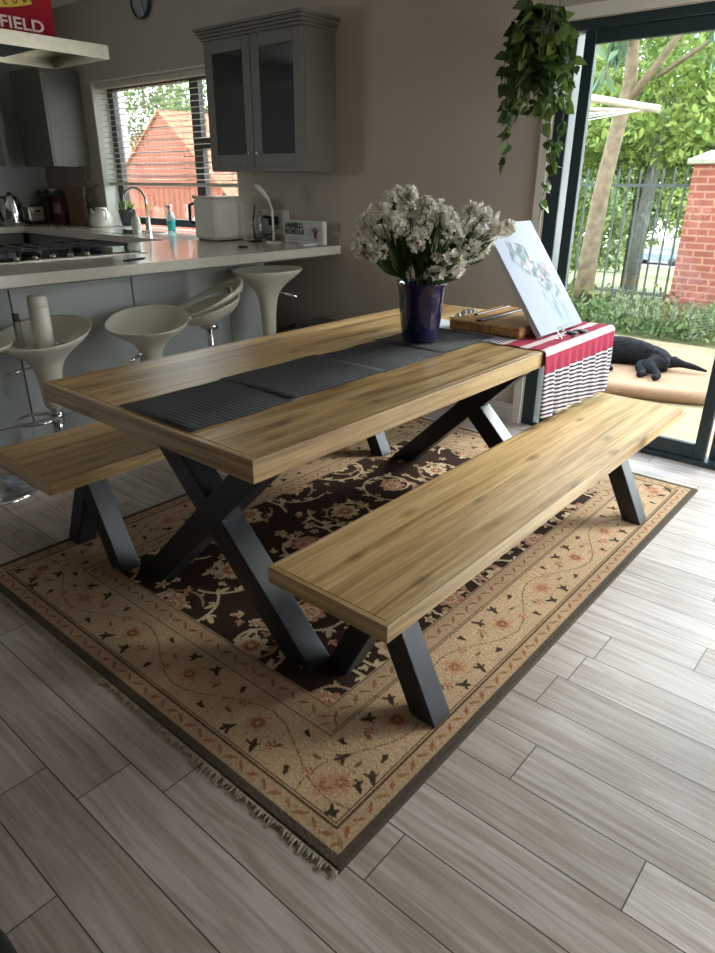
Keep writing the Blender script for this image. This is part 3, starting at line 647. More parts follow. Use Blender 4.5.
# ------------------------------------------------------------------ striped cloth on the table end
def cloth():
    m, nt, b = new_mat('striped_cotton'); L = nt.links.new
    at = N(nt, 'ShaderNodeAttribute', attribute_name='s')   # distance across the bands, metres (0 at the table edge, negative down the drop)
    rp = N(nt, 'ShaderNodeValToRGB'); rp.color_ramp.interpolation = 'CONSTANT'
    mr = N(nt, 'ShaderNodeMapRange'); mr.inputs['From Min'].default_value = -.30; mr.inputs['From Max'].default_value = .50; L(at.outputs['Fac'], mr.inputs['Value']); L(mr.outputs[0], rp.inputs[0])
    red, wh, st = srgb(158,50,74), srgb(206,188,192), (0,0,0)
    P_ = lambda s: (s+.30)/.80
    stops = [(-.30, 'st'), (-.098, 'red'), (-.030, 'wh'), (.012, 'red'), (.062, 'wh'), (.095, 'red'), (.165, 'wh'), (.185, 'st'), (.50, 'st')]
    e = rp.color_ramp.elements
    while len(e) > 1: e.remove(e[-1])
    colr = {'red': red, 'wh': wh, 'st': (1.0, 1.0, 1.0)}
    e[0].position = 0; e[0].color = (0,0,0,1)
    for s, c in stops[1:-1]:
        k = e.new(P_(s)); k.color = (colr[c] if c != 'st' else (0,0,0))+(1,)
    # narrow black and white weave stripes
    fr = N(nt, 'ShaderNodeMath', operation='DIVIDE'); L(at.outputs['Fac'], fr.inputs[0]); fr.inputs[1].default_value = .0165
    ff = N(nt, 'ShaderNodeMath', operation='FRACT'); L(fr.outputs[0], ff.inputs[0]); lt = N(nt, 'ShaderNodeMath', operation='LESS_THAN'); L(ff.outputs[0], lt.inputs[0]); lt.inputs[1].default_value = .48
    sm = N(nt, 'ShaderNodeMix', data_type='RGBA'); L(lt.outputs[0], sm.inputs[0]); sm.inputs[6].default_value = srgb(204,198,200)+(1,); sm.inputs[7].default_value = srgb(66,58,72)+(1,)
    # which region is striped: s < -.098 or s > .185
    a1 = N(nt, 'ShaderNodeMath', operation='LESS_THAN'); L(at.outputs['Fac'], a1.inputs[0]); a1.inputs[1].default_value = -.098
    a2 = N(nt, 'ShaderNodeMath', operation='GREATER_THAN'); L(at.outputs['Fac'], a2.inputs[0]); a2.inputs[1].default_value = .185
    a3 = N(nt, 'ShaderNodeMath', operation='MAXIMUM'); L(a1.outputs[0], a3.inputs[0]); L(a2.outputs[0], a3.inputs[1])
    fm = N(nt, 'ShaderNodeMix', data_type='RGBA'); L(a3.outputs[0], fm.inputs[0]); L(rp.outputs[0], fm.inputs[6]); L(sm.outputs[2], fm.inputs[7])
    L(fm.outputs[2], b.inputs['Base Color']); b.inputs['Roughness'].default_value = .85; b.inputs['Specular IOR Level'].default_value = .15
    x0, x1 = 1.462, TL+.014; yi = .475
    nx, ny = 90, 110
    ss = np.linspace(-.275, yi, ny); vs = []; sv = []
    zt = .7735
    for j, s in enumerate(ss):
        for i in range(nx+1):
            t = i/nx; x = x0+(x1-x0)*t
            # near edge of the cloth on the table slants slightly
            if s >= 0: x = x+ (1-t)*(-.02*s/yi + .006*math.sin(s*60))
            if s >= 0: y, z = s, zt+.0008*math.sin(x*50+s*30)
            elif s > -.02: a = (-s/.02)*PI/2; y, z = -.0125*math.sin(a)+0, zt-.0125*(1-math.cos(a))
            else:
                dd = -s-.02; y = -.0125-.010*dd/.2*(1+math.sin(x*46+1))-.004*math.sin(x*95)*min(1, dd*12); z = zt-.0125-dd*(1.0-.0+.10*(x-x0))
            vs.append((x, y, z)); sv.append(s)
    fs = [(j*(nx+1)+i, j*(nx+1)+i+1, (j+1)*(nx+1)+i+1, (j+1)*(nx+1)+i) for j in range(ny-1) for i in range(nx)]
    # far-end drop
    base = len(vs); nk = 14
    for j, s in enumerate(ss):
        for k in range(nk+1):
            q = k/nk*.17; a = min(1, q/.02)*PI/2
            x = x1+.012*math.sin(a)+.03*q*(1+math.sin(s*40)); dz = .012*(1-math.cos(a))+max(0, q-.02)
            if s >= 0: y, z = s, zt-dz
            else:
                fl = min(1, -s/.06); y = vs[j*(nx+1)+nx][1]+.0; z = vs[j*(nx+1)+nx][2]-dz*(1-fl*.9); x = x1+(x-x1)*(1-fl*.5)
            vs.append((x, y, z)); sv.append(s)
    fs += [(base+j*(nk+1)+k, base+j*(nk+1)+k+1, base+(j+1)*(nk+1)+k+1, base+(j+1)*(nk+1)+k) for j in range(ny-1) for k in range(nk)]
    mb = MB(); mb.add(vs, fs, True); o = mb.build('tablecloth', m, None, origin=(1.8, .2, .77), solid=.0016)
    a = o.data.attributes.new('s', 'FLOAT', 'POINT'); a.data.foreach_set('value', sv)
    tag(o, 'red, white and black striped cloth draped over the far end of the table', 'tablecloth')
cloth()

# wooden table-top easel box with the canvas leaning on it
eb = thing('easel_box', 'flat wooden easel box lying on the striped cloth behind the leaning canvas', 'box', (1.8, .3, .776))
mb = MB(); mb.bevbox((1.58, .165, .776), (2.04, .505, .818), .004); mb.build('box_body', M['boxwood'], eb)
mb = MB(); mb.bevbox((1.60, .36, .8185), (2.02, .385, .826), .002); mb.build('rail', M['darkwood'], eb)
mb = MB(); mb.bevbox((1.72, .45, .8185), (2.02, .468, .8255), .002); mb.build('rail', M['darkwood'], eb)

def canvas():
    # bottom edge along x at y~.105; leans towards +y
    r = thing('canvas_painting', 'white stretched canvas with pale floral painting leaning upright on the table end', 'painting', (1.825, .11, .7765))
    cw, ch, th = .40, .515, .022
    ang = math.atan2(.41, .30); ux = Vector((1, 0, 0)); uy = Vector((0, math.cos(ang), math.sin(ang))); un = ux.cross(uy)  # faces -y, up
    un = Vector((0, -math.sin(ang), math.cos(ang)))
    o = Vector((1.63, .112, .7775))
    mb = MB(); P_ = lambda a, b_, c: o+ux*a+uy*b_+un*c
    vs = [P_(a, b_, c) for c in (0, th) for (a, b_) in ((0,0),(cw,0),(cw,ch),(0,ch))]
    mb.add(vs, [(0,3,2,1),(4,5,6,7),(0,1,5,4),(1,2,6,5),(2,3,7,6),(3,0,4,7)]); mb.build('stretched_canvas', M['paper'], r)
    # painted face: fine grid with colours
    nx, ny = 150, 190; xs = np.linspace(0, 1, nx); ys = np.linspace(0, 1, ny); X, Y = np.meshgrid(xs, ys); img = np.zeros(X.shape+(3,)); img[:] = srgb(158,166,182)
    rd = random.Random(4)
    def blob(cx, cy, a, b_, ang_, col, al):
        dx, dy = (X-cx)*.8, (Y-cy); u = dx*math.cos(ang_)+dy*math.sin(ang_); v = -dx*math.sin(ang_)+dy*math.cos(ang_)
        k = np.clip(1.4-((u/a)**2+(v/b_)**2)*1.2, 0, 1)[..., None]*al; img[:] = img*(1-k)+np.array(srgb(*col))*k
    blob(.66, .13, .15, .14, 0, (150,166,184), .9); blob(.60, .17, .03, .10, .1, (122,140,160), .9); blob(.76, .12, .03, .10, -.2, (134,152,170), .8); blob(.66, .02, .2, .02, 0, (138,150,164), .6)
    for _ in range(46):
        a = rd.uniform(0, 1); cx = .30+.5*a+rd.uniform(-.14, .14); cy = .70-.33*a+rd.uniform(-.12, .12)
        blob(cx, cy, rd.uniform(.04, .09), rd.uniform(.014, .034), rd.uniform(0, 3.1), rd.choice(((104,124,118),(92,110,110),(124,136,142),(84,100,102))), rd.uniform(.5, .9))
    for _ in range(34):
        a = rd.uniform(0, 1); cx = .45+.45*a+rd.uniform(-.1, .1); cy = .68-.3*a+rd.uniform(-.12, .14)
        blob(cx, cy, rd.uniform(.018, .032), rd.uniform(.012, .024), rd.uniform(0, 3.1), rd.choice(((166,140,150),(172,150,158),(196,196,202),(150,124,138))), .8)
    for _ in range(10): blob(rd.uniform(.45, .8), rd.uniform(.2, .34), .006, .06, rd.uniform(-.5, .5), (96,118,108), .8)
    V = [tuple(P_(a*cw, b_*ch, th+.0006)) for b_ in ys for a in xs]
    F = [(j*nx+i, j*nx+i+1, (j+1)*nx+i+1, (j+1)*nx+i) for j in range(ny-1) for i in range(nx-1)]
    mb = MB(); mb.add(V, F); po = mb.build('painted_face', vcol_mat('canvas_paint', .75, .04, 200), r)
    at = po.data.color_attributes.new('Col', 'FLOAT_COLOR', 'POINT'); at.data.foreach_set('color', np.concatenate([img.reshape(-1, 3), np.ones((nx*ny, 1))], 1).astype(np.float32).ravel())
canvas()

# papers, crumpled wrap, glasses, clip
def sheet(x0, y0, x1, y1, z, rz, label, grp=None, nm='paper_sheet'):
    mb = MB(); n = 6; vs = []
    c = Vector(((x0+x1)/2, (y0+y1)/2, 0)); R = Matrix.Rotation(rz, 3, 'Z')
    for i in range(n+1):
        for j in range(n+1):
            p = R@(Vector((x0+(x1-x0)*i/n, y0+(y1-y0)*j/n, 0))-c)+c; vs.append((p.x, p.y, z+.0008*math.sin(i*1.3+j)*(1 if i*j else 0)+.0006))
    mb.add(vs, [(i*(n+1)+j, (i+1)*(n+1)+j, (i+1)*(n+1)+j+1, i*(n+1)+j+1) for i in range(n) for j in range(n)])
    return tag(mb.build(nm, M['paper'], None, origin=(c.x, c.y, z), solid=.0006), label, 'paper', grp)
sheet(1.50, .50, 1.72, .66, .7705, .15, 'white paper sheet on the bare wood right behind the blue vase, lower of two')
sheet(1.55, .53, 1.74, .68, .7727, -.2, 'white paper sheet lying at an angle on top of the other sheet')
mb = MB(); vs = []; n = 14
for i in range(n+1):
    for j in range(n+1):
        u, v = i/n-.5, j/n-.5; r = math.hypot(u, v)*2
        vs.append((1.90+u*.16, .60+v*.13, .7745+max(0, (1-r*r))*.035*(.7+.5*math.sin(i*2.1)*math.cos(j*1.7))+.001*random.random()))
mb.add(vs, [(i*(n+1)+j, (i+1)*(n+1)+j, (i+1)*(n+1)+j+1, i*(n+1)+j+1) for i in range(n) for j in range(n)])
tag(mb.build('plastic_wrap', mat('milky_wrap', srgb(190,188,186), .35, var=.15, scale=30), None, origin=(1.90, .60, .77), solid=.001), 'crumpled pale plastic wrap at the far left of the table end', 'wrap')
gl = thing('sunglasses', 'black sunglasses lying on the striped cloth beside the canvas foot', 'glasses', (1.86, .04, .776))
mb = MB(); 
for c in (-.03, .03): mb.lathe([(.001, 0), (.022, .001), (.026, .004), (.022, .007), (.001, .008)], (1.87+c, .045-c*.3, .777), 20)
mb.build('lenses', M['black'], gl)
mb = MB(); mb.tube([(1.84,.055,.785),(1.87,.05,.788),(1.90,.035,.785)], .003, 6); mb.build('bridge', M['black'], gl)
for s in (-1, 1):
    mb = MB(); mb.tube([(1.87+s*.055, .045-s*.018, .784), (1.84+s*.05, .0+.01, .782), (1.80+s*.05, -.0+.02, .779)], .0022, 6); mb.build('arm', M['black'], gl)
cl = thing('glass_stopper', 'small clear glass stopper on the striped cloth near the canvas corner', 'stopper', (1.70, .045, .776))
mb = MB(); mb.lathe([(.012,0),(.014,.004),(.006,.012),(.006,.02),(.016,.03),(.014,.042),(.004,.05)], (1.70,.045,.776), 16); mb.build('knob', M['clear'], cl)

# ------------------------------------------------------------------ vase and flowers
VX, VY = 1.285, .452
vz = .7762
vs_ = thing('vase', 'tall cobalt blue glazed vase holding white flowers on the table runner', 'vase', (VX, VY, vz))
mb = MB(); prof = [(.055,0),(.066,.003),(.072,.02),(.079,.07),(.085,.13),(.089,.18),(.094,.215),(.101,.226),(.103,.230),(.099,.229),(.090,.215),(.084,.17),(.080,.13),(.074,.07),(.066,.02),(.05,.012)]
mb.lathe(prof, (VX, VY, vz), 48); mb.build('vase_body', M['vase'], vs_)
lm = leaf_mat('stem_leaves', srgb(38,58,30), srgb(84,108,58)); pm = leaf_mat('white_petals', srgb(222,218,202), srgb(250,248,238), .7, .3)
stm = mat('stem_green', srgb(70,84,48), .6, var=.2)
petal_bases = []
def flower_stem(k, top, hsize, n_bl, big, label, group):
    r = thing('flower_stem', label, 'flower', (VX, VY, vz+.012), group)
    a = math.atan2(top[1]-VY, top[0]-VX); b0 = Vector((VX-.03*math.cos(a)+.01*math.cos(k*2.4), VY-.03*math.sin(a)+.01*math.sin(k*2.4), vz+.018))
    rim = Vector((VX+.07*math.cos(a)*min(1, math.hypot(top[0]-VX, top[1]-VY)/.2), VY+.07*math.sin(a)*min(1, math.hypot(top[0]-VX, top[1]-VY)/.2), vz+.235)); T = Vector(top)
    pts = []
    c1 = rim+(rim-b0).normalized()*.12
    for i in range(5): pts.append(b0.lerp(rim, i/5))
    for i in range(9):
        t = i/8; pts.append((1-t)**2*rim+2*t*(1-t)*c1+t*t*T)
    mb = MB(); mb.tube(pts, [.0028]*len(pts), 6)
    cs, ds, ss = [], [], []
    axis = (T-c1).normalized()
    for i in range(n_bl):
        u = rng.normal(size=3); u /= np.linalg.norm(u); rr = hsize*random.random()**.5
        o = T+Vector(u)*rr*.9-axis*hsize*.3*random.random()
        if i % 2 == 0: mb.tube([T-axis*hsize*.9, o], .0011, 4, cap=False)
        npet = 6 if not big else 5; fd = (o-T+axis*.35*hsize+Vector(rng.normal(size=3))*.01).normalized()
        e1 = fd.orthogonal().normalized(); e2 = fd.cross(e1); ps = (.0145 if not big else .022)*random.uniform(.8, 1.25)
        for q in range(npet):
            aa = 2*PI*q/npet+i; dd = e1*math.cos(aa)+e2*math.sin(aa)+fd*.55; cs.append(o); ds.append(dd); ss.append(ps)
    mb.build('stem', stm, r)
    leaf_mesh('blossoms', cs, ds, ss, pm, r, width=.75, fold=.2)
    lc, ld, ls = [], [], []
    for i in range(9):
        t = random.uniform(.0, .55); p = rim.lerp(T, t*.8)+Vector(rng.normal(size=3))*.006
        dd = (T-rim).normalized()+Vector(rng.normal(size=3))*.33; dd.z = abs(dd.z)*.9+.25; lc.append(p); ld.append(dd); ls.append(random.uniform(.07, .15))
    leaf_mesh('leaves', lc, ld, ls, lm, r, width=.16, fold=.04)
    # image-facing spread
right_v = Vector((math.sin(.7041), -math.cos(.7041), 0)); fwd_v = Vector((math.cos(.7041), math.sin(.7041), 0))
heads = [(-.245,.14,-.02,.05),(-.225,.21,.03,.045),(-.18,.25,-.04,.045),(-.165,.17,.05,.045),(-.12,.30,.0,.05),(-.115,.22,-.06,.05),(-.05,.255,.03,.05),(-.06,.315,.02,.035),(-.0,.28,-.05,.035),
         (.0,.205,.05,.05),(-.03,.17,-.07,.05),(.055,.25,.01,.05),(.09,.22,-.04,.05),(-.19,.12,-.05,.045),
         ]
for k, (rx, hz, dp, hs) in enumerate(heads):
    p = Vector((VX, VY, vz+.23+hz))+right_v*rx+fwd_v*dp
    flower_stem(k, p, hs, 54, False, 'stem of small white blossoms in the blue vase, left or middle of the bunch', 'stems of small white blossoms in the vase')
big_heads = [(.13,.15,.0,.05),(.17,.20,.05,.045),(.20,.12,-.03,.045),(.235,.25,.03,.045),(.25,.16,.02,.045),(.07,.10,-.09,.045),(.11,.06,-.08,.04),(.15,.085,-.05,.04),(.27,.19,-.03,.035),(.19,.26,.06,.03),(.315,.20,-.02,.028),(.05,.04,-.11,.03)]
for k, (rx, hz, dp, hs) in enumerate(big_heads):
    p = Vector((VX, VY, vz+.23+hz))+right_v*rx+fwd_v*dp
    flower_stem(k+20, p, hs, 17, True, 'stem of larger white petals in the blue vase, arching to the right', 'stems of larger white petals in the vase')

# ------------------------------------------------------------------ kitchen
# glass-fronted wall cabinet
gc = thing('wall_cabinet', 'grey wall cabinet with two dark glass doors left of the bare wall', 'cabinet', (2.57, 2.665, 1.45))
cx0, cx1, cy0, cy1, cz0, cz1 = 2.44, XW, 2.20, 3.13, 1.45, 2.21
mb = MB()
for a, b in (((cx0,cy0,cz0),(cx1,cy0+.02,cz1)), ((cx0,cy1-.02,cz0),(cx1,cy1,cz1)), ((cx0,cy0+.02,cz0),(cx1,cy1-.02,cz0+.025)), ((cx0,cy0+.02,cz1-.025),(cx1,cy1-.02,cz1)), ((cx1-.015,cy0+.02,cz0+.025),(cx1-.001,cy1-.02,cz1-.025)), ((cx0,2.655,cz0+.025),(cx0+.02,2.675,cz1-.025))): mb.box(a, b)
mb.build('carcass', M['cab'], gc)
for z in (1.70, 1.94):
    mb = MB(); mb.box((cx0+.03, cy0+.02, z), (cx1-.015, cy1-.02, z+.012)); mb.build('shelf', M['cab'], gc)
for k, (a, b) in enumerate(((cy0+.002, 2.662), (2.668, cy1-.002))):
    mb = MB(); x = cx0-.022
    s = .075
    mb.bevbox((x, a, cz0), (cx0, a+s, cz1), .002); mb.bevbox((x, b-s, cz0), (cx0, b, cz1), .002); mb.bevbox((x, a+s, cz0), (cx0, b-s, cz0+s), .002); mb.bevbox((x, a+s, cz1-s), (cx0, b-s, cz1), .002)
    dr = mb.build('door', M['cab'], gc); mb = MB(); mb.box((x+.008, a+s, cz0+s), (x+.012, b-s, cz1-s)); mb.build('glass_pane', M['darkglass'], dr)
    mb = MB(); ky = b-s*.5 if k == 0 else a+s*.5; mb.tube([(x-.022, ky, 1.53), (x, ky, 1.53)], [.011, .006], 12); mb.build('knob', M['chrome'], dr)
mb = MB(); z0 = cz1
for k in range(4):
    g = .012+.011*k; mb.box((cx0-.022-g, cy0-g, z0+.018*k), (cx1, cy1+g, z0+.018*(k+1)))
mb.build('cornice', M['cab'], gc, bevel=.004)
mb = MB(); mb.box((cx0-.015, cy0, cz0-.03), (cx1, cy1, cz0)); mb.build('light_rail', M['cab'], gc)
gi = 0
def drinking_glass(x, y, z, h, r, label, grp):
    o = thing('drinking_glass', label, 'glass', (x, y, z), grp); mb = MB(); mb.lathe([(r*.75, 0), (r*.8, .004), (r, h), (r*.92, h), (r*.72, .008), (.001, .008)], (x, y, z), 14, cap1=False); mb.build('bowl', M['clear'], o); return o
for (z, ys) in ((1.475, (2.30, 2.38, 2.46, 2.85)), (1.712, (2.36, 2.47, 2.80, 2.92)), (1.952, (2.35, 2.46, 2.57, 2.9))):
    for y in ys: drinking_glass(2.53, y, z, .11, .03, 'clear glass standing behind the dark panes of the wall cabinet', 'glasses inside the glass-fronted cabinet')

# plain cupboards beside and left of the window
def wall_cupboard(a, b, label, face, ndoor=1, grp=None):
    r = thing('wall_cupboard', label, 'cabinet', ((a[0]+b[0])/2, (a[1]+b[1])/2, a[2]), grp)
    mb = MB(); mb.bevbox(a, b, .002); mb.build('carcass', M['cab'], r)
    for k in range(ndoor):
        mb = MB()
        if face == 'x':
            w_ = (b[1]-a[1])/ndoor; mb.bevbox((a[0]-.02, a[1]+w_*k+.002, a[2]), (a[0], a[1]+w_*(k+1)-.002, b[2]), .002)
        else:
            w_ = (b[0]-a[0])/ndoor; mb.bevbox((a[0]+w_*k+.002, a[1]-.02, a[2]), (a[0]+w_*(k+1)-.002, a[1], b[2]), .002)
        dr = mb.build('door', M['cab'], r)
        mb = MB()
        if face == 'y':
            hx = a[0]+w_*(k+1)-.05; mb.tube([(hx, a[1]-.02, a[2]+.05), (hx, a[1]-.045, a[2]+.06), (hx, a[1]-.045, a[2]+.17), (hx, a[1]-.02, a[2]+.18)], .005, 8); mb.build('handle', M['chrome'], dr)
    return r
wall_cupboard((2.38, 5.30, 1.47), (XW, 5.86, 2.25), 'grey wall cupboard just left of the kitchen window', 'x')
wall_cupboard((1.55, 5.88, 1.47), (2.18, YL, 2.25), 'grey wall cupboard above the kettle at the photo edge', 'y', 1)
wall_cupboard((.9, 5.88, 1.47), (1.53, YL, 2.25), 'grey wall cupboard left of the one above the kettle', 'y', 1)

# worktop: peninsula, sink run, left run
WT0, WT1 = .902, .957
mb = MB()
mb.bevbox((-.75, 2.16, WT0), (XW, 3.36, WT1), .003); mb.bevbox((2.13, 3.3605, WT0), (XW, YL, WT1), .003); mb.bevbox((-.75, 5.6, WT0), (2.1295, YL, WT1), .003)
wt = mb.build('worktop', M['top'], None, origin=(1.2, 2.8, WT0)); tag(wt, 'pale stone worktop of the breakfast bar running round to the sink under the window', 'worktop')
mb = MB(); mb.box((-.75, 2.195, WT0-.012), (XW, 2.23, WT0)); mb.build('worktop_batten', M['cab'], wt)
mb = MB(); mb.bevbox((2.25, 3.95, WT1), (2.56, 4.75, WT1+.004), .001); s_ = mb.build('sink_rim', M['chrome'], wt)
PY = 2.5
xs = [-.75, -.13, .567, 1.265, 1.975, 2.30]
names = ['beyond the leftmost stool', 'behind the bar stool holding the white bottle', 'behind the second bar stool', 'behind the tilted bar stool', 'narrow end panel behind the last bar stool']
for k in range(5):
    r = thing('base_cabinet', 'grey base cabinet of the breakfast bar '+names[k], 'cabinet', ((xs[k]+xs[k+1])/2, PY+.4, 0))
    mb = MB(); mb.box((xs[k]+.001, PY, .14), (xs[k+1]-.001, 3.30, WT0-.001)); mb.build('carcass', M['black'] if False else M['cab'], r)
    mb = MB(); mb.bevbox((xs[k]+.004, PY-.02, .15), (xs[k+1]-.004, PY-.0005, WT0-.014), .002); mb.build('front_panel', M['panel'], r)
    mb = MB(); mb.box((xs[k]+.001, PY+.02, 0), (xs[k+1]-.001, PY+.035, .14)); mb.build('kickboard', M['panel'], r)
for k, (a, b) in enumerate(((3.40, 4.0), (4.0, 4.7), (4.7, 5.58))):
    r = thing('base_cabinet', 'grey base cabinet under the sink run, '+('nearest the bar', 'below the tap', 'nearest the corner')[k], 'cabinet', (2.45, (a+b)/2, 0))
    mb = MB(); mb.box((2.17, a+.001, 0), (XW-.002, b-.001, WT0-.001)); mb.build('carcass', M['cab'], r)
    mb = MB(); mb.bevbox((2.15, a+.004, .12), (2.1695, b-.004, WT0-.015), .002); mb.build('door', M['cab'], r)
for k, (a, b) in enumerate(((.75, 1.42), (1.42, 2.12))):
    r = thing('base_cabinet', 'grey base cabinet against the left wall, '+('further from', 'next to')[k]+' the corner under the kettle', 'cabinet', ((a+b)/2, 5.9, 0))
    mb = MB(); mb.box((a+.001, 5.64, 0), (b-.001, YL-.002, WT0-.001)); mb.build('carcass', M['cab'], r)
    mb = MB(); mb.bevbox((a+.004, 5.62, .12), (b-.004, 5.6395, WT0-.015), .002); mb.build('door', M['cab'], r)

# hob
hb = thing('gas_hob', 'black gas hob with steel edge set in the bar worktop', 'hob', (.95, 2.9, WT1))
mb = MB(); mb.bevbox((.30, 2.64, WT1), (1.50, 3.14, WT1+.006), .002); mb.build('steel_edge', M['steel'], hb)
mb = MB(); mb.bevbox((.32, 2.675, WT1+.0062), (1.48, 3.125, WT1+.012), .002); mb.build('glass_plate', M['blackglass'], hb)
for (x, y, rr) in ((.55, 2.80, .05), (.55, 3.02, .035), (.90, 2.91, .065), (1.25, 2.80, .035), (1.27, 3.02, .05)):
    z = WT1+.0122; mb = MB(); mb.lathe([(rr, 0), (rr, .012), (rr*.8, .016), (rr*.75, .024), (rr*.2, .027)], (x, y, z), 20); bu = mb.build('burner', M['iron'], hb)
    mb = MB(); mb.lathe([(rr*.5, .026), (rr*.48, .031), (.002, .032)], (x, y, z), 16); mb.build('burner_cap', M['steel'], bu)
for x in (.55, .90, 1.26):
    mb = MB(); z = WT1+.05
    for yy in (2.71, 3.10): mb.bevbox((x-.15, yy-.006, z-.006), (x+.15, yy+.006, z+.006), .002)
    for xx in (x-.15, x-.05, x+.05, x+.15): mb.bevbox((xx-.005, 2.71, z-.004), (xx+.005, 3.10, z+.008), .002)
    for xx in (x-.14, x+.14):
        for yy in (2.71, 3.10): mb.box((xx-.006, yy-.006, WT1+.0122), (xx+.006, yy+.006, z))
    mb.build('pan_support', M['iron'], hb)
for k in range(5):
    mb = MB(); mb.lathe([(.017, 0), (.016, .016), (.012, .02), (.001, .021)], (.72+.1*k, 2.665, WT1+.0065), 14); mb.build('control_knob', M['steel'], hb)

# extractor hood
hd = thing('cooker_hood', 'steel cooker hood hanging above the gas hob', 'hood', (.75, 2.75, 1.93))
hx0, hx1, hy0, hy1, hz = .05, 1.285, 2.46, 3.02, 1.925
mb = MB()
for a, b in (((hx0,hy0,hz),(hx1,hy0+.012,hz+.06)), ((hx0,hy1-.012,hz),(hx1,hy1,hz+.06)), ((hx0,hy0+.012,hz),(hx0+.012,hy1-.012,hz+.06)), ((hx1-.012,hy0+.012,hz),(hx1,hy1-.012,hz+.06)), ((hx0+.012,hy0+.012,hz+.05),(hx1-.012,hy1-.012,hz+.06))): mb.box(a, b)
mb.build('canopy', M['steel'], hd)
mb = MB(); mb.bevbox((hx0+.25, hy0+.05, hz+.02), (hx1-.30, hy1-.05, hz+.049), .003); mb.build('grease_filter', mat('filter_mesh', srgb(120,120,116), .45, .8, var=.2, scale=90), hd)
mb = MB(); mb.box((.25, 2.66, hz+.0605), (1.05, 3.0, HC)); mb.build('chimney', M['kwall'], hd)

# red football banner on the chimney
bn = thing('club_banner', 'red football club banner with white lettering standing on the cooker hood', 'banner', (.6, 2.6, hz+.061))
mb = MB(); vs = []; n = 24; bx0, bx1, bz0, bz1 = -.05, 1.092, hz+.061, 2.70
for i in range(n+1):
    x = bx0+(bx1-bx0)*i/n
    for z in (bz0, bz1): vs.append((x, 2.605+.004*math.sin(i*.9), z))
mb.add(vs, [(2*i, 2*i+2, 2*i+3, 2*i+1) for i in range(n)], True); mb.build('cloth', M['red'], bn, solid=.004)
text('lettering', 'ANFIELD', .068, M['pinkwhite'], bn, (1.03, 2.592, 2.018), (PI/2, 0, 0), align='RIGHT', sx=1.3)
def arc_text(body, cx, cz, R, a0, a1, size):
    for i, ch in enumerate(body):
        if ch == ' ': continue
        a = a0+(a1-a0)*i/(len(body)-1); x = cx+R*math.sin(a); z = cz-R*math.cos(a)
        t = text('letter', ch, size, M['redprint'], bn, (x, 2.586, z), (PI/2, -a, 0), align='CENTER')
ac = (.66, 3.182); R_ = 1.09
mb = MB(); n = 30; vs = []
for i in range(n+1):
    a = -.30+.60*i/n
    for rr in (R_-.036, R_+.012): vs.append((ac[0]+rr*math.sin(a), 2.591, ac[1]-rr*math.cos(a)))
mb.add(vs, [(2*i, 2*i+2, 2*i+3, 2*i+1) for i in range(n)]); mb.build('scroll', M['yellow'], bn, solid=.002)
arc_text('FOOTBALL CLUB', ac[0], ac[1], R_, -.27, .27, .034)
mb = MB()
for k, (x, z, w_, a) in enumerate(((.70, 2.235, .10, .3), (.80, 2.26, .08, -.5), (.58, 2.245, .10, -.2), (.74, 2.30, .05, .9), (.64, 2.30, .06, -1.0))):
    mb.box((x-w_/2, 2.589, z-.012), (x+w_/2, 2.592, z+.012), rot=(0, a, 0))
mb.build('emblem', M['yellow'], bn)

# venetian blind
vb = thing('venetian_blind', 'pale slatted venetian blind half lowered over the kitchen window', 'blind', (2.79, 4.16, 2.12))
mb = MB(); mb.bevbox((2.755, 3.225, 2.095), (2.81, WY1-.03, 2.136), .003); mb.build('head_rail', M['blind'], vb)
sl0 = None
for k in range(17):
    z = 1.365+k*.0435
    if sl0 is None:
        mb = MB(); vs = []
        for y in (3.23, WY1-.035):
            for q in range(7): t = q/6-.5; vs.append((2.785+t*.048, y, z+.0035*(1-4*t*t)+t*.006))
        mb.add(vs, [(i, i+1, i+8, i+7) for i in range(6)], True); sl0 = mb.build('slat', M['blind'], vb, solid=.0016)
    else:
        c = sl0.copy(); COL.objects.link(c); c.location = (0, 0, k*.0435)
mb = MB(); mb.bevbox((2.758, 3.225, 1.315), (2.812, WY1-.03, 1.343), .004); mb.build('bottom_rail', M['blind'], vb)
for y in (3.32, 3.9, 4.45, 5.02):
    for x in (2.760, 2.810):
        mb = MB(); mb.tube([(x, y, 1.343), (x, y, 2.10)], .0012, 5); mb.build('ladder_cord', M['blind'], vb)

# wall clock
ck = thing('wall_clock', 'round grey wall clock high on the wall above the window', 'clock', (XW, 4.19, 2.60))
mb = MB(); n = 32
vs = [(XW-.001, 4.21+.12*math.cos(2*PI*k/n), 2.63+.12*math.sin(2*PI*k/n)) for k in range(n)]+[(XW-.035, 4.21+.12*math.cos(2*PI*k/n), 2.63+.12*math.sin(2*PI*k/n)) for k in range(n)]+[(XW-.035, 4.21+.112*math.cos(2*PI*k/n), 2.63+.112*math.sin(2*PI*k/n)) for k in range(n)]+[(XW-.02, 4.21+.11*math.cos(2*PI*k/n), 2.63+.11*math.sin(2*PI*k/n)) for k in range(n)]
fs = []
for r_ in range(3): fs += [(r_*n+k, r_*n+(k+1) % n, (r_+1)*n+(k+1) % n, (r_+1)*n+k) for k in range(n)]
mb.add(vs, fs, True); mb.build('rim', mat('dark_grey_rim', srgb(40,44,46), .4), ck)
mb = MB(); mb.add([(XW-.0205, 4.21+.111*math.cos(2*PI*k/n), 2.63+.111*math.sin(2*PI*k/n)) for k in range(n)], [tuple(range(n))]); mb.build('dial', mat('clock_dial', srgb(160,164,166), .6), ck)
for a, l_ in ((2.5, .06), (4.4, .085)):
    mb = MB(); mb.tube([(XW-.024, 4.19, 2.62), (XW-.024, 4.19+l_*math.cos(a), 2.62+l_*math.sin(a))], .003, 5); mb.build('hand', M['black'], ck)

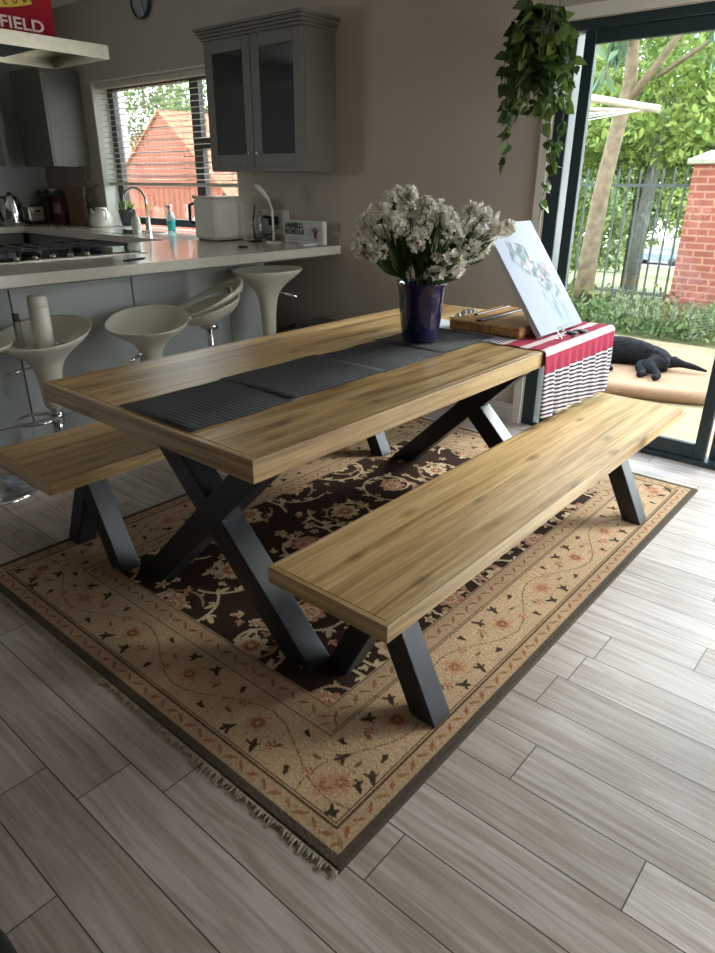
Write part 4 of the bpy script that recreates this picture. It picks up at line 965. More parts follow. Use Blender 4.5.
# ------------------------------------------------------------------ things on the worktops
Z = WT1
# tap
tp = thing('tap', 'tall arched chrome kitchen tap in front of the window', 'tap', (2.63, 4.33, Z))
mb = MB(); mb.lathe([(.03,0),(.03,.01),(.022,.014),(.022,.09),(.016,.10)], (2.63,4.33,Z), 20); mb.build('tap_body', M['chrome'], tp)
mb = MB(); pts = [(2.63,4.33,Z+.095),(2.63,4.33,Z+.22)]+[(2.63-.05*(1-math.cos(a)), 4.33+.085*(1-math.cos(a)), Z+.24+.105*math.sin(a)) for a in np.linspace(0, PI, 14)]+[(2.53,4.50,Z+.17)]
mb.tube(pts, .011, 12); mb.build('spout', M['chrome'], tp)
mb = MB(); mb.tube([(2.63,4.33,Z+.07),(2.60,4.27,Z+.09),(2.585,4.24,Z+.11)], .007, 8); mb.build('lever', M['chrome'], tp)
# soap dispenser
sp_ = thing('soap_dispenser', 'white pump soap dispenser beside the tap', 'dispenser', (2.50, 4.31, Z))
mb = MB(); mb.lathe([(.034,0),(.038,.01),(.038,.09),(.030,.115),(.014,.125),(.014,.135)], (2.50,4.31,Z), 20); mb.build('bottle_body', M['white'], sp_)
mb = MB(); mb.tube([(2.50,4.31,Z+.135),(2.50,4.31,Z+.17)], .005, 8); mb.tube([(2.50,4.31,Z+.168),(2.48,4.37,Z+.185)], .006, 8); mb.build('pump', M['black'], sp_)
# spray bottle
sb_ = thing('spray_bottle', 'spray bottle of turquoise liquid with pink white trigger on the window sill', 'bottle', (2.79, 4.22, Z))
mb = MB(); mb.lathe([(.032,0),(.036,.008),(.036,.08),(.0355,.082)], (2.79,4.22,Z), 20); mb.build('liquid', mat('turquoise_liquid', srgb(70,190,190), .15, var=.05), sb_)
mb = MB(); mb.lathe([(.0352,.082),(.034,.12),(.018,.155),(.014,.165)], (2.79,4.22,Z), 20); mb.build('bottle_neck', mat('pale_bottle', srgb(180,205,205), .2), sb_)
mb = MB(); mb.bevbox((2.775,4.205,Z+.165),(2.805,4.235,Z+.19),.004); mb.bevbox((2.778,4.20,Z+.19),(2.802,4.27,Z+.212),.005); mb.bevbox((2.785,4.245,Z+.16),(2.795,4.252,Z+.192),.002); mb.build('trigger', mat('pink_white_plastic', srgb(228,198,204), .4), sb_)
# plant pot
pp = thing('potted_herb', 'small green herb in a dark pot on a white saucer on the window sill', 'plant', (2.79, 4.90, Z))
mb = MB(); mb.lathe([(.075,0),(.095,.006),(.095,.012),(.06,.010)], (2.79,4.90,Z), 24); mb.build('saucer', M['white'], pp)
mb = MB(); mb.lathe([(.055,.0125),(.075,.14),(.078,.15),(.070,.15),(.066,.13),(.001,.125)], (2.79,4.90,Z), 24, cap1=False); mb.build('pot', mat('dark_pot', srgb(44,44,46), .5), pp)
cs = [(2.79+rng.normal()*.02, 4.90+rng.normal()*.025, Z+.13) for _ in range(60)]; ds = [(rng.normal()*.4, rng.normal()*.4, 1) for _ in range(60)]
leaf_mesh('foliage', cs, ds, rng.uniform(.04, .13, 60), leaf_mat('herb_leaves', srgb(70,110,40), srgb(130,160,70)), pp, width=.3)
# white pitcher
jg = thing('pitcher', 'white ribbed jug left of the dark plant pot', 'jug', (2.60, 5.02, Z))
mb = MB(); mb.lathe([(.09,0),(.105,.01),(.108,.04),(.095,.09),(.07,.13),(.05,.15),(.055,.17),(.050,.168),(.040,.15),(.04,.12)], (2.60,5.02,Z), 28, cap1=False); mb.build('jug_body', M['white'], jg)
mb = MB(); mb.tube([(2.59,4.97,Z+.155),(2.585,4.92,Z+.15),(2.58,4.90,Z+.11),(2.585,4.93,Z+.07)], .008, 8); mb.build('handle', M['white'], jg)
# trailing plant in narrow vase beside
bv = thing('bottle_plant', 'leggy climbing plant in a pale glass bottle by the window edge', 'plant', (2.60, 5.19, Z))
mb = MB(); mb.lathe([(.035,0),(.04,.01),(.04,.08),(.02,.12),(.016,.16)], (2.60,5.19,Z), 18); mb.build('bottle_body', mat('pale_glass', srgb(150,155,150), .15), bv)
pts = [(2.60,5.19,Z+.15),(2.59,5.20,Z+.24),(2.60,5.16,Z+.33),(2.585,5.19,Z+.42),(2.60,5.215,Z+.50)]
mb = MB(); mb.tube(pts, .004, 6); mb.build('stem', stm, bv)
cs = [Vector(pts[i % 5])+Vector(rng.normal(size=3))*.01 for i in range(12)]; ds = [(rng.normal(), rng.normal(), .4+rng.normal()*.4) for _ in range(12)]
leaf_mesh('foliage', cs, ds, rng.uniform(.05, .09, 12), leaf_mat('dull_leaves', srgb(60,72,50), srgb(96,104,76)), bv, width=.5)
# chopping board
cbm = mat('board_wood', srgb(122,100,74), .6, var=.12)
mb = MB(); mb.bevbox((2.585, 5.28, Z), (2.61, 5.60, Z+.345), .004, rot=(0, .04, 0)); cb_ = mb.build('chopping_board', cbm, None, origin=(2.6, 5.44, Z)); tag(cb_, 'tall brown chopping board standing upright right of the books', 'board')
# books
bk = [(srgb(60,60,58), .30, .022, 'grey'), (srgb(96,96,90), .31, .018, 'pale grey'), (srgb(34,44,44), .30, .02, 'dark green'), (srgb(70,62,52), .27, .03, 'brown'), (srgb(30,30,30), .26, .03, 'black')]
y = 6.03
for k, (c, h, t, nm) in enumerate(bk):
    b_ = thing('cookbook', nm+' cookbook in the row on the corner worktop'+('', ', second from the left', ', third from the left', ', with a tan spine', ', closest to the red book')[k], 'book', (2.6, y-t/2, Z), 'cookbooks in the corner')
    mb = MB(); mb.bevbox((2.50, y-t, Z), (2.68, y, Z+h), .002); mb.build('cover', mat('book_cover_%d' % k, c, .6), b_)
    mb = MB(); mb.box((2.505, y-t+.003, Z+h), (2.678, y-.003, Z+h+.001)); mb.build('pages', M['paper'], b_); y -= t+.012
b_ = thing('cookbook', 'dark red cookbook with a pale picture on its cover, facing the room', 'book', (2.6, 5.72, Z))
mb = MB(); mb.bevbox((2.545, 5.62, Z), (2.575, 5.84, Z+.25), .003, rot=(0, .05, 0)); mb.build('cover', mat('maroon_cover', srgb(84,34,30), .5), b_)
mb = MB(); mb.box((2.538, 5.66, Z+.10), (2.5435, 5.80, Z+.20), rot=(0, .05, 0)); mb.build('cover_picture', mat('cover_print', srgb(150,130,118), .5, var=.5, scale=25), b_)
mb = MB(); mb.lathe([(.055,0),(.055,.30),(.06,.305),(.06,.32),(.001,.325)], (2.62, 5.915, Z), 20); ca = mb.build('storage_tin', M['steel'], None, origin=(2.62, 5.915, Z)); 
tag(ca, 'tall steel tin with a pale lid behind the books', 'tin')
# chrome kettle
kt = thing('kettle', 'chrome and black electric kettle on the corner worktop at the photo edge', 'kettle', (2.19, 5.93, Z))
mb = MB(); mb.lathe([(.10,0),(.103,.02),(.10,.12),(.08,.22),(.07,.25),(.06,.262),(.001,.27)], (2.19,5.93,Z), 28); mb.build('kettle_body', M['chrome'], kt)
mb = MB(); mb.tube([(2.12,5.89,Z+.24),(2.05,5.86,Z+.25),(2.03,5.855,Z+.16),(2.075,5.88,Z+.04)], .013, 8); mb.build('handle', M['black'], kt)
mb = MB(); mb.lathe([(.025,.27),(.02,.285),(.001,.29)], (2.19,5.93,Z), 14); mb.build('lid_knob', M['black'], kt)
mb = MB(); mb.tube([(2.255,5.93,Z+.15),(2.29,5.93,Z+.19)], [.025,.012], 8); mb.build('spout', M['chrome'], kt)
# steel toaster
ts = thing('toaster', 'small steel toaster between the kettle and the books', 'toaster', (2.42, 6.02, Z))
mb = MB(); mb.bevbox((2.335,5.88,Z+.012),(2.50,6.12,Z+.18),.025); mb.build('toaster_body', M['steel'], ts)
mb = MB(); mb.bevbox((2.345,5.89,Z),(2.49,6.11,Z+.013),.004); mb.build('foot', M['black'], ts)
mb = MB(); mb.bevbox((2.40,5.862,Z+.11),(2.44,5.88,Z+.13),.003); mb.build('lever', M['black'], ts)
# white boxy appliance
ap = thing('bread_maker', 'white boxy kitchen appliance with black handle on the bar under the cabinet', 'appliance', (2.42, 3.03, Z))
mb = MB(); mb.bevbox((2.30, 2.98, Z+.008), (2.58, 3.24, Z+.285), .02); mb.build('housing', M['white'], ap)
mb = MB(); mb.bevbox((2.305, 2.985, Z+.2855), (2.575, 3.235, Z+.302), .008); mb.build('lid', M['white'], ap)
mb = MB(); mb.box((2.32, 3.0, Z), (2.56, 3.22, Z+.009)); mb.build('foot', M['black'], ap)
mb = MB(); mb.tube([(2.32,3.245,Z+.25),(2.31,3.285,Z+.24),(2.31,3.29,Z+.13),(2.32,3.245,Z+.11)], .011, 8); mb.build('handle', M['black'], ap)
mb = MB(); mb.tube([(2.32,3.243,Z+.30),(2.34,3.27,Z+.29),(2.40,3.27,Z+.27)], .008, 6); mb.build('lever', M['black'], ap)
# clear jar
jr = thing('glass_jar', 'clear glass jar between the white appliance and the socket', 'jar', (2.66, 2.93, Z))
mb = MB(); mb.lathe([(.045,0),(.05,.01),(.05,.13),(.04,.15),(.042,.165),(.037,.165),(.035,.15),(.045,.13),(.045,.012),(.001,.01)], (2.66,2.93,Z), 22, cap1=False); mb.build('jar_body', M['clear'], jr)
# dark twisted cable stand
cs_ = thing('phone_stand', 'black flexible stand with a curved arm on the bar', 'stand', (2.50, 2.79, Z))
mb = MB(); mb.lathe([(.05,0),(.052,.008),(.04,.016),(.01,.018)], (2.50,2.79,Z), 22); mb.build('base', M['black'], cs_)
mb = MB(); mb.tube([(2.50,2.79,Z+.016),(2.50,2.80,Z+.06),(2.50,2.815,Z+.12),(2.50,2.80,Z+.17),(2.50,2.785,Z+.22),(2.50,2.785,Z+.25)], .0055, 8); mb.build('arm', M['black'], cs_)
mb = MB(); mb.tube([(2.50,2.80,Z+.02),(2.52,2.74,Z+.03),(2.56,2.68,Z+.06),(2.60,2.66,Z+.10)], .004, 8); mb.build('cord', M['black'], cs_)
# white gooseneck lamp
gn = thing('desk_lamp', 'slim white gooseneck lamp standing on the bar in front of the socket', 'lamp', (2.50, 2.60, Z))
mb = MB(); mb.lathe([(.055,0),(.057,.008),(.05,.014),(.01,.016)], (2.50,2.60,Z), 24); mb.build('base', M['white'], gn)
mb = MB(); mb.tube([(2.50,2.60,Z+.014),(2.50,2.60,Z+.16),(2.50,2.605,Z+.22),(2.49,2.62,Z+.28)], .008, 10); mb.build('stem', M['white'], gn)
mb = MB(); mb.tube([(2.49,2.62,Z+.28),(2.47,2.65,Z+.33),(2.45,2.68,Z+.365),(2.44,2.70,Z+.375)], [.009,.015,.016,.01], 10); mb.build('lamp_head', M['white'], gn)
# socket + plug
sk = thing('wall_socket', 'white double wall socket plate above the bar', 'socket', (XW, 2.80, 1.06))
mb = MB(); mb.bevbox((XW-.012, 2.66, 1.00), (XW, 2.95, 1.17), .003); mb.build('plate', M['white'], sk)
for z in (1.10,):
    mb = MB(); mb.bevbox((XW-.016, 2.70, z+.02), (XW-.012, 2.73, z+.05), .001); mb.build('switch', M['white'], sk)
pg = thing('plug', 'black plug pushed into the white wall socket', 'plug', (XW-.012, 2.80, 1.09))
mb = MB(); mb.bevbox((XW-.065, 2.755, 1.065), (XW-.0125, 2.825, 1.125), .008); mb.build('plug_body', M['black'], pg)
mb = MB(); mb.tube([(XW-.045, 2.82, 1.115), (XW-.05, 2.86, 1.118), (XW-.05, 2.885, 1.118)], .012, 8); mb.tube([(XW-.045,2.79,1.07),(XW-.05,2.79,1.03),(XW-.06,2.79,1.0)], .007, 8); mb.build('cord', M['black'], pg)
# cinema lightbox sign
lb = thing('light_box_sign', 'white light box sign with black letters standing at the end of the bar', 'sign', (2.64, 2.40, Z))
mb = MB(); mb.bevbox((2.625, 2.235, Z), (2.665, 2.625, Z+.155), .006); mb.build('case', M['white'], lb)
mb = MB(); mb.box((2.6225, 2.245, Z+.022), (2.6248, 2.615, Z+.148)); mb.build('letter_panel', mat('letter_panel', srgb(196,198,196), .5), lb)
for k, z in enumerate((.024, .060, .100)):
    mb = MB(); mb.box((2.6205, 2.245, Z+z), (2.6224, 2.615, Z+z+.002)); mb.build('letter_rail', M['cab'], lb)
text('lettering', 'ANFIELD', .045, M['blackprint'], lb, (2.6195, 2.605, Z+.104), (PI/2, 0, -PI/2), sx=1.0)
text('lettering', 'ROAD L4', .045, M['blackprint'], lb, (2.6195, 2.605, Z+.064), (PI/2, 0, -PI/2), sx=1.0)
bird = [(0,0),(.012,.004),(.016,.02),(.012,.034),(.024,.05),(.03,.066),(.016,.058),(.006,.046),(.004,.06),(.008,.074),(0,.08),(-.008,.076),(-.014,.070),(-.005,.066),(-.006,.052),(-.018,.064),(-.028,.072),(-.022,.052),(-.01,.036),(-.012,.022),(-.006,.010)]
mb = MB(); nb = len(bird); mb.add([(2.6205, 2.31-u, Z+.035+v) for u, v in bird]+[(2.6222, 2.31-u, Z+.035+v) for u, v in bird], [tuple(range(nb)), tuple(range(nb, 2*nb))[::-1]]+[(i, (i+1) % nb, nb+(i+1) % nb, nb+i) for i in range(nb)]); mb.build('emblem', mat('emblem_red', srgb(120,52,50), .6), lb)
mb = MB(); mb.bevbox((2.45, 2.25, Z), (2.58, 2.31, Z+.02), .004); oo = mb.build('notepad', M['paper'], None, origin=(2.5, 2.28, Z)); tag(oo, 'small pale block lying before the light box at the bar end', 'notepad')
mb = MB(); mb.lathe([(.03,0),(.034,.004),(.03,.012),(.002,.013)], (2.13,2.50,Z), 18); oo = mb.build('coaster', M['black'], None, origin=(2.13,2.50,Z)); tag(oo, 'small dark round coaster on the bar before the white appliance', 'coaster')
mb = MB(); mb.bevbox((1.13, 2.33, Z), (1.30, 2.352, Z+.008), .003, rot=(0,0,.35)); oo = mb.build('gas_lighter', M['black'], None, origin=(1.2,2.34,Z)); tag(oo, 'thin dark lighter lying in front of the gas hob', 'lighter')

# ------------------------------------------------------------------ bar stools
def tulip_shell(root, z0, zr, R, back, rot, drop=.0, tilt=(0,0), nm='seat', lip=.055, stalk=.045, inner=.10, cz=None):
    """seat that flows down into a tapering stalk. back = extra rim height on the back side"""
    cx, cy, _ = root.location; mb = MB(); n = 40; vs = []
    prof = [(stalk, 0), (stalk*1.03, .25), (stalk*1.12, .42), (stalk*1.35, .62), (stalk*1.9, .75), (R*.70, .86), (R*.93, .94), (R, 1.0), (R*.965, 1.005), (R*.88, .96), (R*.66, .91), (R*.38, .885), (R*.12, .88)]
    H = zr-z0
    for i, (r, h) in enumerate(prof):
        for k in range(n):
            a = 2*PI*k/n+rot; ca = math.cos(2*PI*k/n); e = max(0, (r-stalk)/(R-stalk))**1.6
            bz = back*(.5+.5*ca)**1.3-drop*(.5-.5*ca)**2; rr = r*(1+.07*e*math.cos(4*PI*k/n))
            x, y = rr*math.cos(a), rr*math.sin(a); z = z0+h*H+bz*e
            z += e*(x*tilt[0]+y*tilt[1])
            vs.append((cx+x, cy+y, z))
    m = len(prof)
    fs = [(i*n+k, i*n+(k+1) % n, (i+1)*n+(k+1) % n, (i+1)*n+k) for i in range(m-1) for k in range(n)]+[tuple(range(n))[::-1], tuple((m-1)*n+k for k in range(n))]
    mb.add(vs, fs, True); return mb.build(nm, M['stool'], root, subsurf=1)
FZ = .235
def stool_base(root, zcol, foot=True, fa=0.0):
    cx, cy, _ = root.location
    mb = MB(); mb.lathe([(.20,0),(.205,.006),(.19,.014),(.10,.028),(.045,.045),(.034,.06)], (cx,cy,0), 40); mb.build('base', M['chrome'], root)
    mb = MB(); mb.tube([(cx,cy,.05),(cx,cy,.28)], .029, 20); mb.tube([(cx,cy,.275),(cx,cy,zcol)], .019, 16); mb.build('column', M['chrome'], root)
    if foot:
        mb = MB(); pts = []
        for k in range(20):
            a = fa+PI*1.72*(k/19-.5); pts.append((cx+.095*math.cos(fa)+.10*math.cos(a), cy+.095*math.sin(fa)+.09*math.sin(a), FZ))
        pts = [(cx, cy, FZ)]+pts+[(cx, cy, FZ)]
        mb.tube(pts, .0095, 10); mb.lathe([(.034,-.03),(.036,-.028),(.036,.028),(.034,.03)], (cx,cy,FZ), 20); mb.build('footrest', M['chrome'], root)
def lever(root, z, a, L_=.13):
    cx, cy, _ = root.location; mb = MB(); ca, sa = math.cos(a), math.sin(a)
    mb.tube([(cx+.03*ca, cy+.03*sa, z), (cx+L_*ca, cy+L_*sa, z-.012)], .005, 8)
    mb.tube([(cx+L_*.9*ca, cy+L_*.9*sa, z-.011), (cx+(L_+.06)*ca, cy+(L_+.06)*sa, z-.03)], .0085, 8); mb.build('lever', M['chrome'], root)
def stool(x, y, label, zr, back, rot, foot=True, fa=PI*.9, la=-.7, **k):
    r = thing('bar_stool', label, 'stool', (x, y, 0), 'bar stools along the breakfast bar')
    z0 = k.pop('z0', .40); stool_base(r, z0+.04, foot, fa); tulip_shell(r, z0, zr, k.pop('R', .2), back, rot, **k); lever(r, zr-.13, la); return r
AX, AY = .58, 2.22
stool(AX, AY, 'white plastic bar stool carrying the white bottle in its seat', .640, .075, .55, fa=2.75, la=2.9, R=.246, z0=.27, stalk=.05)
stool(1.12, 2.13, 'white plastic bar stool, second from the left, its bowl facing the table', .640, .075, .75, la=3.5, R=.24, z0=.27)
stool(2.06, 2.20, 'white plastic bar stool furthest right, seat tucked under the bar end', .845, .012, -.7, la=-1.0, R=.215)
stool(.16, 2.08, 'white plastic bar stool at the left photo edge with its chrome base disc showing', .70, .05, 2.0, la=2.5)
r = thing('bar_stool', 'cream bar stool with tilted crescent seat and slot on a bare chrome pole', 'stool', (1.56, 2.17, 0), 'bar stools along the breakfast bar')
stool_base(r, .60, True, PI*.9)
def crescent(root, z):
    cx, cy, _ = root.location
    right = Vector((math.sin(.7041), -math.cos(.7041), 0)); back = Vector((math.cos(.7041), math.sin(.7041), 0))
    fr = (right*.93+back*.37).normalized(); sd_ = Vector((-fr.y, fr.x, 0)); q = Matrix.Rotation(-math.radians(18), 3, sd_)
    def P_(r_, a, h): v = fr*(r_*math.cos(a))+sd_*(r_*math.sin(a))+Vector((0, 0, h)); v = q@v; return (cx+v.x, cy+v.y, z+v.z)
    n = 40
    mb = MB(); vs = []
    prof = [(.03,-.085),(.08,-.08),(.13,-.062),(.175,-.03),(.20,.0),(.205,.012),(.195,.014),(.17,-.008),(.12,-.034),(.02,-.045)]
    for (r_, h) in prof:
        for k in range(n): a = 2*PI*k/n; vs.append(P_(r_, a, h))
    mp_ = len(prof); fs = [(i*n+k, i*n+(k+1) % n, (i+1)*n+(k+1) % n, (i+1)*n+k) for i in range(mp_-1) for k in range(n)]+[tuple(range(n))[::-1], tuple((mp_-1)*n+k for k in range(n))]
    mb.add(vs, fs, True); mb.build('seat', M['stool'], root, subsurf=1)
    mb = MB(); vs = []       # raised band above the open slot, swelling to the back
    m_ = 37
    for k in range(m_):
        a = -2.35+4.7*k/(m_-1); t = (.5+.5*math.cos(a/2.35*PI)); hh = .012+.034*t; gap = .016+.012*t
        for (dr, h) in ((.004, gap), (.016, gap+hh*.5), (.022, gap+hh), (.008, gap+hh), (.0, gap+hh*.5), (-.01, gap)): vs.append(P_(.205+dr+.02*t, a, h+.012))
    fs = [(i*6+j, i*6+(j+1) % 6, (i+1)*6+(j+1) % 6, (i+1)*6+j) for i in range(m_-1) for j in range(6)]+[tuple(range(6)), tuple(range((m_-1)*6, m_*6))[::-1]]
    mb.add(vs, fs, True); mb.build('backrest', M['stool'], root)
    for a in (-2.3, 2.3, -.5, .5): mb = MB(); mb.tube([P_(.195, a, .0), P_(.207, a, .045)], .008, 6); mb.build('backrest_post', M['stool'], root)
    mb = MB(); mb.lathe([(.05,-.02),(.05,.0),(.03,.02)], (cx, cy, .575), 16); mb.build('seat_bracket', M['chrome'], root)
crescent(r, .675)
# bottle, small bottle and beads on the first stool
ZS = .600
bt = thing('water_bottle', 'tall white cylindrical bottle standing in the bar stool seat', 'bottle', (AX, AY, ZS))
mb = MB(); mb.lathe([(.044,0),(.046,.006),(.046,.195),(.044,.198)], (AX-.0,AY-.01,ZS), 28); mb.build('bottle_body', M['white'], bt)
mb = MB(); mb.lathe([(.0445,.199),(.0455,.202),(.045,.238),(.038,.248),(.001,.25)], (AX-.0,AY-.01,ZS), 28); mb.build('cap', M['white'], bt)
b2 = thing('perfume_bottle', 'small patterned bottle with black cap beside the white bottle', 'bottle', (AX-.085, AY+.06, ZS))
mb = MB(); mb.bevbox((AX-.10,AY+.045,ZS+.005),(AX-.07,AY+.075,ZS+.13),.004); mb.build('bottle_body', mat('speckled_label', srgb(150,146,140), .5, var=.7, scale=150), b2)
mb = MB(); mb.bevbox((AX-.098,AY+.047,ZS+.1305),(AX-.072,AY+.073,ZS+.165),.002); mb.build('cap', M['black'], b2)
kc = thing('key_bunch', 'small bunch of silvery keys and beads right of the white bottle', 'keys', (AX+.06, AY-.06, ZS))
for k in range(4):
    a = k*1.3; mb = MB(); c = (AX+.065+.02*math.cos(a), AY-.05+.02*math.sin(a), ZS+.010+.004*k)
    mb.tube([(c[0]+.014*math.cos(q), c[1]+.014*math.sin(q), c[2]) for q in np.linspace(0, 5.4, 9)], .003, 6); mb.tube([(c[0]+.012, c[1], c[2]), (c[0]+.045*math.cos(a), c[1]+.045*math.sin(a), c[2]+.001)], .0035, 6); mb.build('key', M['chrome'], kc)

# dark crates on the floor at the bar end
cr_ = thing('storage_crate', 'dark open crate on the floor below the end of the bar', 'crate', (2.48, 2.1, 0))
mb = MB(); x0, x1, y0, y1, h = 2.28, 2.70, 1.86, 2.34, .44
for a, b in (((x0,y0,0),(x1,y0+.015,h)), ((x0,y1-.015,0),(x1,y1,h)), ((x0,y0+.015,0),(x0+.015,y1-.015,h)), ((x1-.015,y0+.015,0),(x1,y1-.015,h)), ((x0+.015,y0+.015,0),(x1-.015,y1-.015,.015))): mb.box(a, b)
mb.build('crate_body', M['darkwood'], cr_)
mb = MB(); mb.bevbox((2.33, 1.92, .016), (2.64, 2.27, .47), .03); oo = mb.build('folded_blanket', mat('grey_blanket', srgb(86,86,80), .9, var=.25, scale=12), None, origin=(2.48,2.1,.016)); tag(oo, 'folded grey blanket filling the dark crate', 'blanket')

# ------------------------------------------------------------------ hanging pothos
def pothos():
    cx, cy, cz = 2.46, .665, 1.985
    r = thing('hanging_plant', 'trailing green pothos in a dark hanging pot between bare wall and glass door', 'plant', (cx, cy, cz-.08))
    mb = MB(); mb.lathe([(.05,-.08),(.075,-.07),(.095,.0),(.105,.06),(.098,.06),(.088,.04),(.001,.035)], (cx,cy,cz), 24, cap1=False); mb.build('pot', mat('dark_hanging_pot', srgb(34,38,34), .6), r)
    for k in range(3):
        a = k*2.1+.4; mb = MB(); mb.tube([(cx+.10*math.cos(a), cy+.10*math.sin(a), cz+.055), (cx+.004*math.cos(a), cy+.004*math.sin(a), HC-.04)], .0025, 5); mb.build('hanging_cord', M['cab'], r)
    mb = MB(); mb.tube([(cx,cy,HC),(cx,cy,HC-.05)], .004, 6); mb.build('ceiling_hook', M['chrome'], r)
    lmv = leaf_mat('pothos_leaves', srgb(40,62,34), srgb(104,128,62), .35, .3)
    vines = MB(); cs, ds, ss = [], [], []
    rd = random.Random(5)
    vs_ = []
    for k in range(30):
        a = rd.uniform(0, 6.28); ln = rd.choice((.15, .22, .28, .36, .45)) if k > 3 else (.98, .74, .70, .55)[k]
        if k <= 3: a = (5.3, 1.9, 4.6, 1.2)[k]; 
        rr = rd.uniform(.09, .15)
        pts = []
        for i in range(12):
            t = i/11; rad = rr*min(1, t*4)+.05*math.sin(t*5+k)*t
            pts.append((cx+rad*math.cos(a+.5*t*math.sin(k)), cy+rad*math.sin(a+.5*t*math.sin(k)), cz+.06+.05*math.sin(min(1, t*4)*PI)-ln*max(0, t-.12)))
        pts = [(p[0] if p[0] < 2.66 else 2.66, p[1], p[2]) for p in pts]
        vines.tube(pts, .0022, 5)
        stp = max(5, int(ln/.028)+3)
        for i in range(stp):
            t = (i+rd.random())/stp; q = pts[min(11, int(t*11))]; d_ = Vector((q[0]-cx, q[1]-cy, 0)).normalized()*.5+Vector((rd.gauss(0, .45), rd.gauss(0, .45), -.75+rd.gauss(0, .25)))
            cs.append((q[0], q[1], q[2]+rd.uniform(-.01, .01))); ds.append(d_); ss.append(rd.uniform(.04, .068))
    for k in range(120):
        a = rd.uniform(0, 6.28); q = (cx+rd.uniform(.02, .11)*math.cos(a), cy+rd.uniform(.02, .12)*math.sin(a), cz+rd.uniform(-.18, .13)); cs.append(q); ds.append((math.cos(a)+rd.gauss(0,.4), math.sin(a)+rd.gauss(0,.4), rd.uniform(-.8, .4))); ss.append(rd.uniform(.05, .08))
    vines.build('vines', stm, r)
    leaf_mesh('foliage', cs, ds, ss, lmv, r, heart=True, smooth=True)
pothos()

# dark toe of a shoe at the corner (bottom left of view)
sh = thing('shoe', 'black shoe toe just entering the bottom left corner', 'shoe', (-.79, -.085, 0))
mb = MB(); vs = []; n = 20
rings = [(.0,.004,1),(.0,.02,1.02),(.0,.045,.96),(.0,.07,.74),(.0,.085,.4),(.0,.088,.05)]
for (o_, z, s) in rings:
    for k in range(n):
        a = 2*PI*k/n; vs.append((-.79+.058*s*math.cos(a), -.085+.14*s*math.sin(a), z))
mb.add(vs, [(i*n+k, i*n+(k+1) % n, (i+1)*n+(k+1) % n, (i+1)*n+k) for i in range(5) for k in range(n)]+[tuple(range(n))[::-1], tuple(5*n+k for k in range(n))], True)
mb.build('upper', mat('black_leather', srgb(18,22,18), .45, var=.3, scale=60), sh, subsurf=1)

# ------------------------------------------------------------------ outside
GZ = -.05
pav = brick_mat('patio_paving', srgb(128,111,80), srgb(118,101,73), srgb(92,78,56), .42, .21, 'floor', .9, .008)
grass_m = mat('dry_grass', srgb(84,86,46), .95, var=.25, scale=4)
mb = MB(); mb.box((2.83, -8, -.25), (6.02, 9.0, GZ)); struct(mb.build('patio', pav)); 
def gz(x): return GZ-.01 if x < 8.6 else GZ-.01-(x-8.6)*.096
mb = MB(); vs = [(x, y, z) for x, z in ((6.02, gz(6.02)), (8.6, gz(8.6)), (60, gz(60))) for y in (-14, 70)]; mb.add(vs+[(a, b, -9) for a, b, c in vs], [(0,2,3,1),(2,4,5,3),(6,7,9,8),(8,9,11,10),(0,1,7,6),(4,10,11,5),(0,6,8,2),(2,8,10,4),(1,3,9,7),(3,5,11,9)]); struct(mb.build('lawn', grass_m))
mb = MB(); mb.box((2.95, 9.0, -.3), (6.02, 40, GZ-.01)); struct(mb.build('side_yard', grass_m))
mb = MB(); mb.box((60, -14, -9), (67, 70, gz(60))); struct(mb.build('road', mat('asphalt', srgb(130,128,124), .9)))
# roof overhang above the patio
# dog bed + dog
db = thing('dog_bed', 'flat tan dog bed on the patio under the sleeping dog', 'dog bed', (4.42, .42, GZ))
mb = MB(); n = 48; vs = []
for (s, z) in ((.96,0),(1.0,.03),(1.0,.06),(.97,.085),(.90,.095),(.80,.075),(.5,.07),(.05,.07)):
    for k in range(n):
        a = 2*PI*k/n; ca, sa = math.cos(a), math.sin(a); e = .62; rx, ry = .56, .66
        x = rx*math.copysign(abs(ca)**e, ca)*s; y = ry*math.copysign(abs(sa)**e, sa)*s
        vs.append((4.42+x*math.cos(.25)-y*math.sin(.25), .50+x*math.sin(.25)+y*math.cos(.25), GZ+z))
mb.add(vs, [(i*n+k, i*n+(k+1) % n, (i+1)*n+(k+1) % n, (i+1)*n+k) for i in range(7) for k in range(n)]+[tuple(range(n))[::-1], tuple(7*n+k for k in range(n))], True)
mb.build('cushion', mat('tan_canvas', srgb(128,96,70), .9, var=.08, scale=6), db)
def skin(name, verts, edges, radii, m, parent=None, origin=(0,0,0), sub=2, root=0):
    off = world_loc(parent) if parent is not None else Vector(origin)
    me = bpy.data.meshes.new(name); me.from_pydata([tuple(Vector(v)-off) for v in verts], edges, [])
    o = bpy.data.objects.new(name, me); COL.objects.link(o)
    if parent is not None: o.parent = parent
    else: o.location = off
    o.modifiers.new('skin', 'SKIN')
    if not me.skin_vertices: raise RuntimeError('no skin layer')
    for i, r_ in enumerate(radii): me.skin_vertices[0].data[i].radius = (r_, r_) if not isinstance(r_, tuple) else r_
    me.skin_vertices[0].data[root].use_root = True
    m_ = o.modifiers.new('sub', 'SUBSURF'); m_.levels = sub; m_.render_levels = sub; o.modifiers['skin'].use_smooth_shade = True
    me.materials.append(m); return o
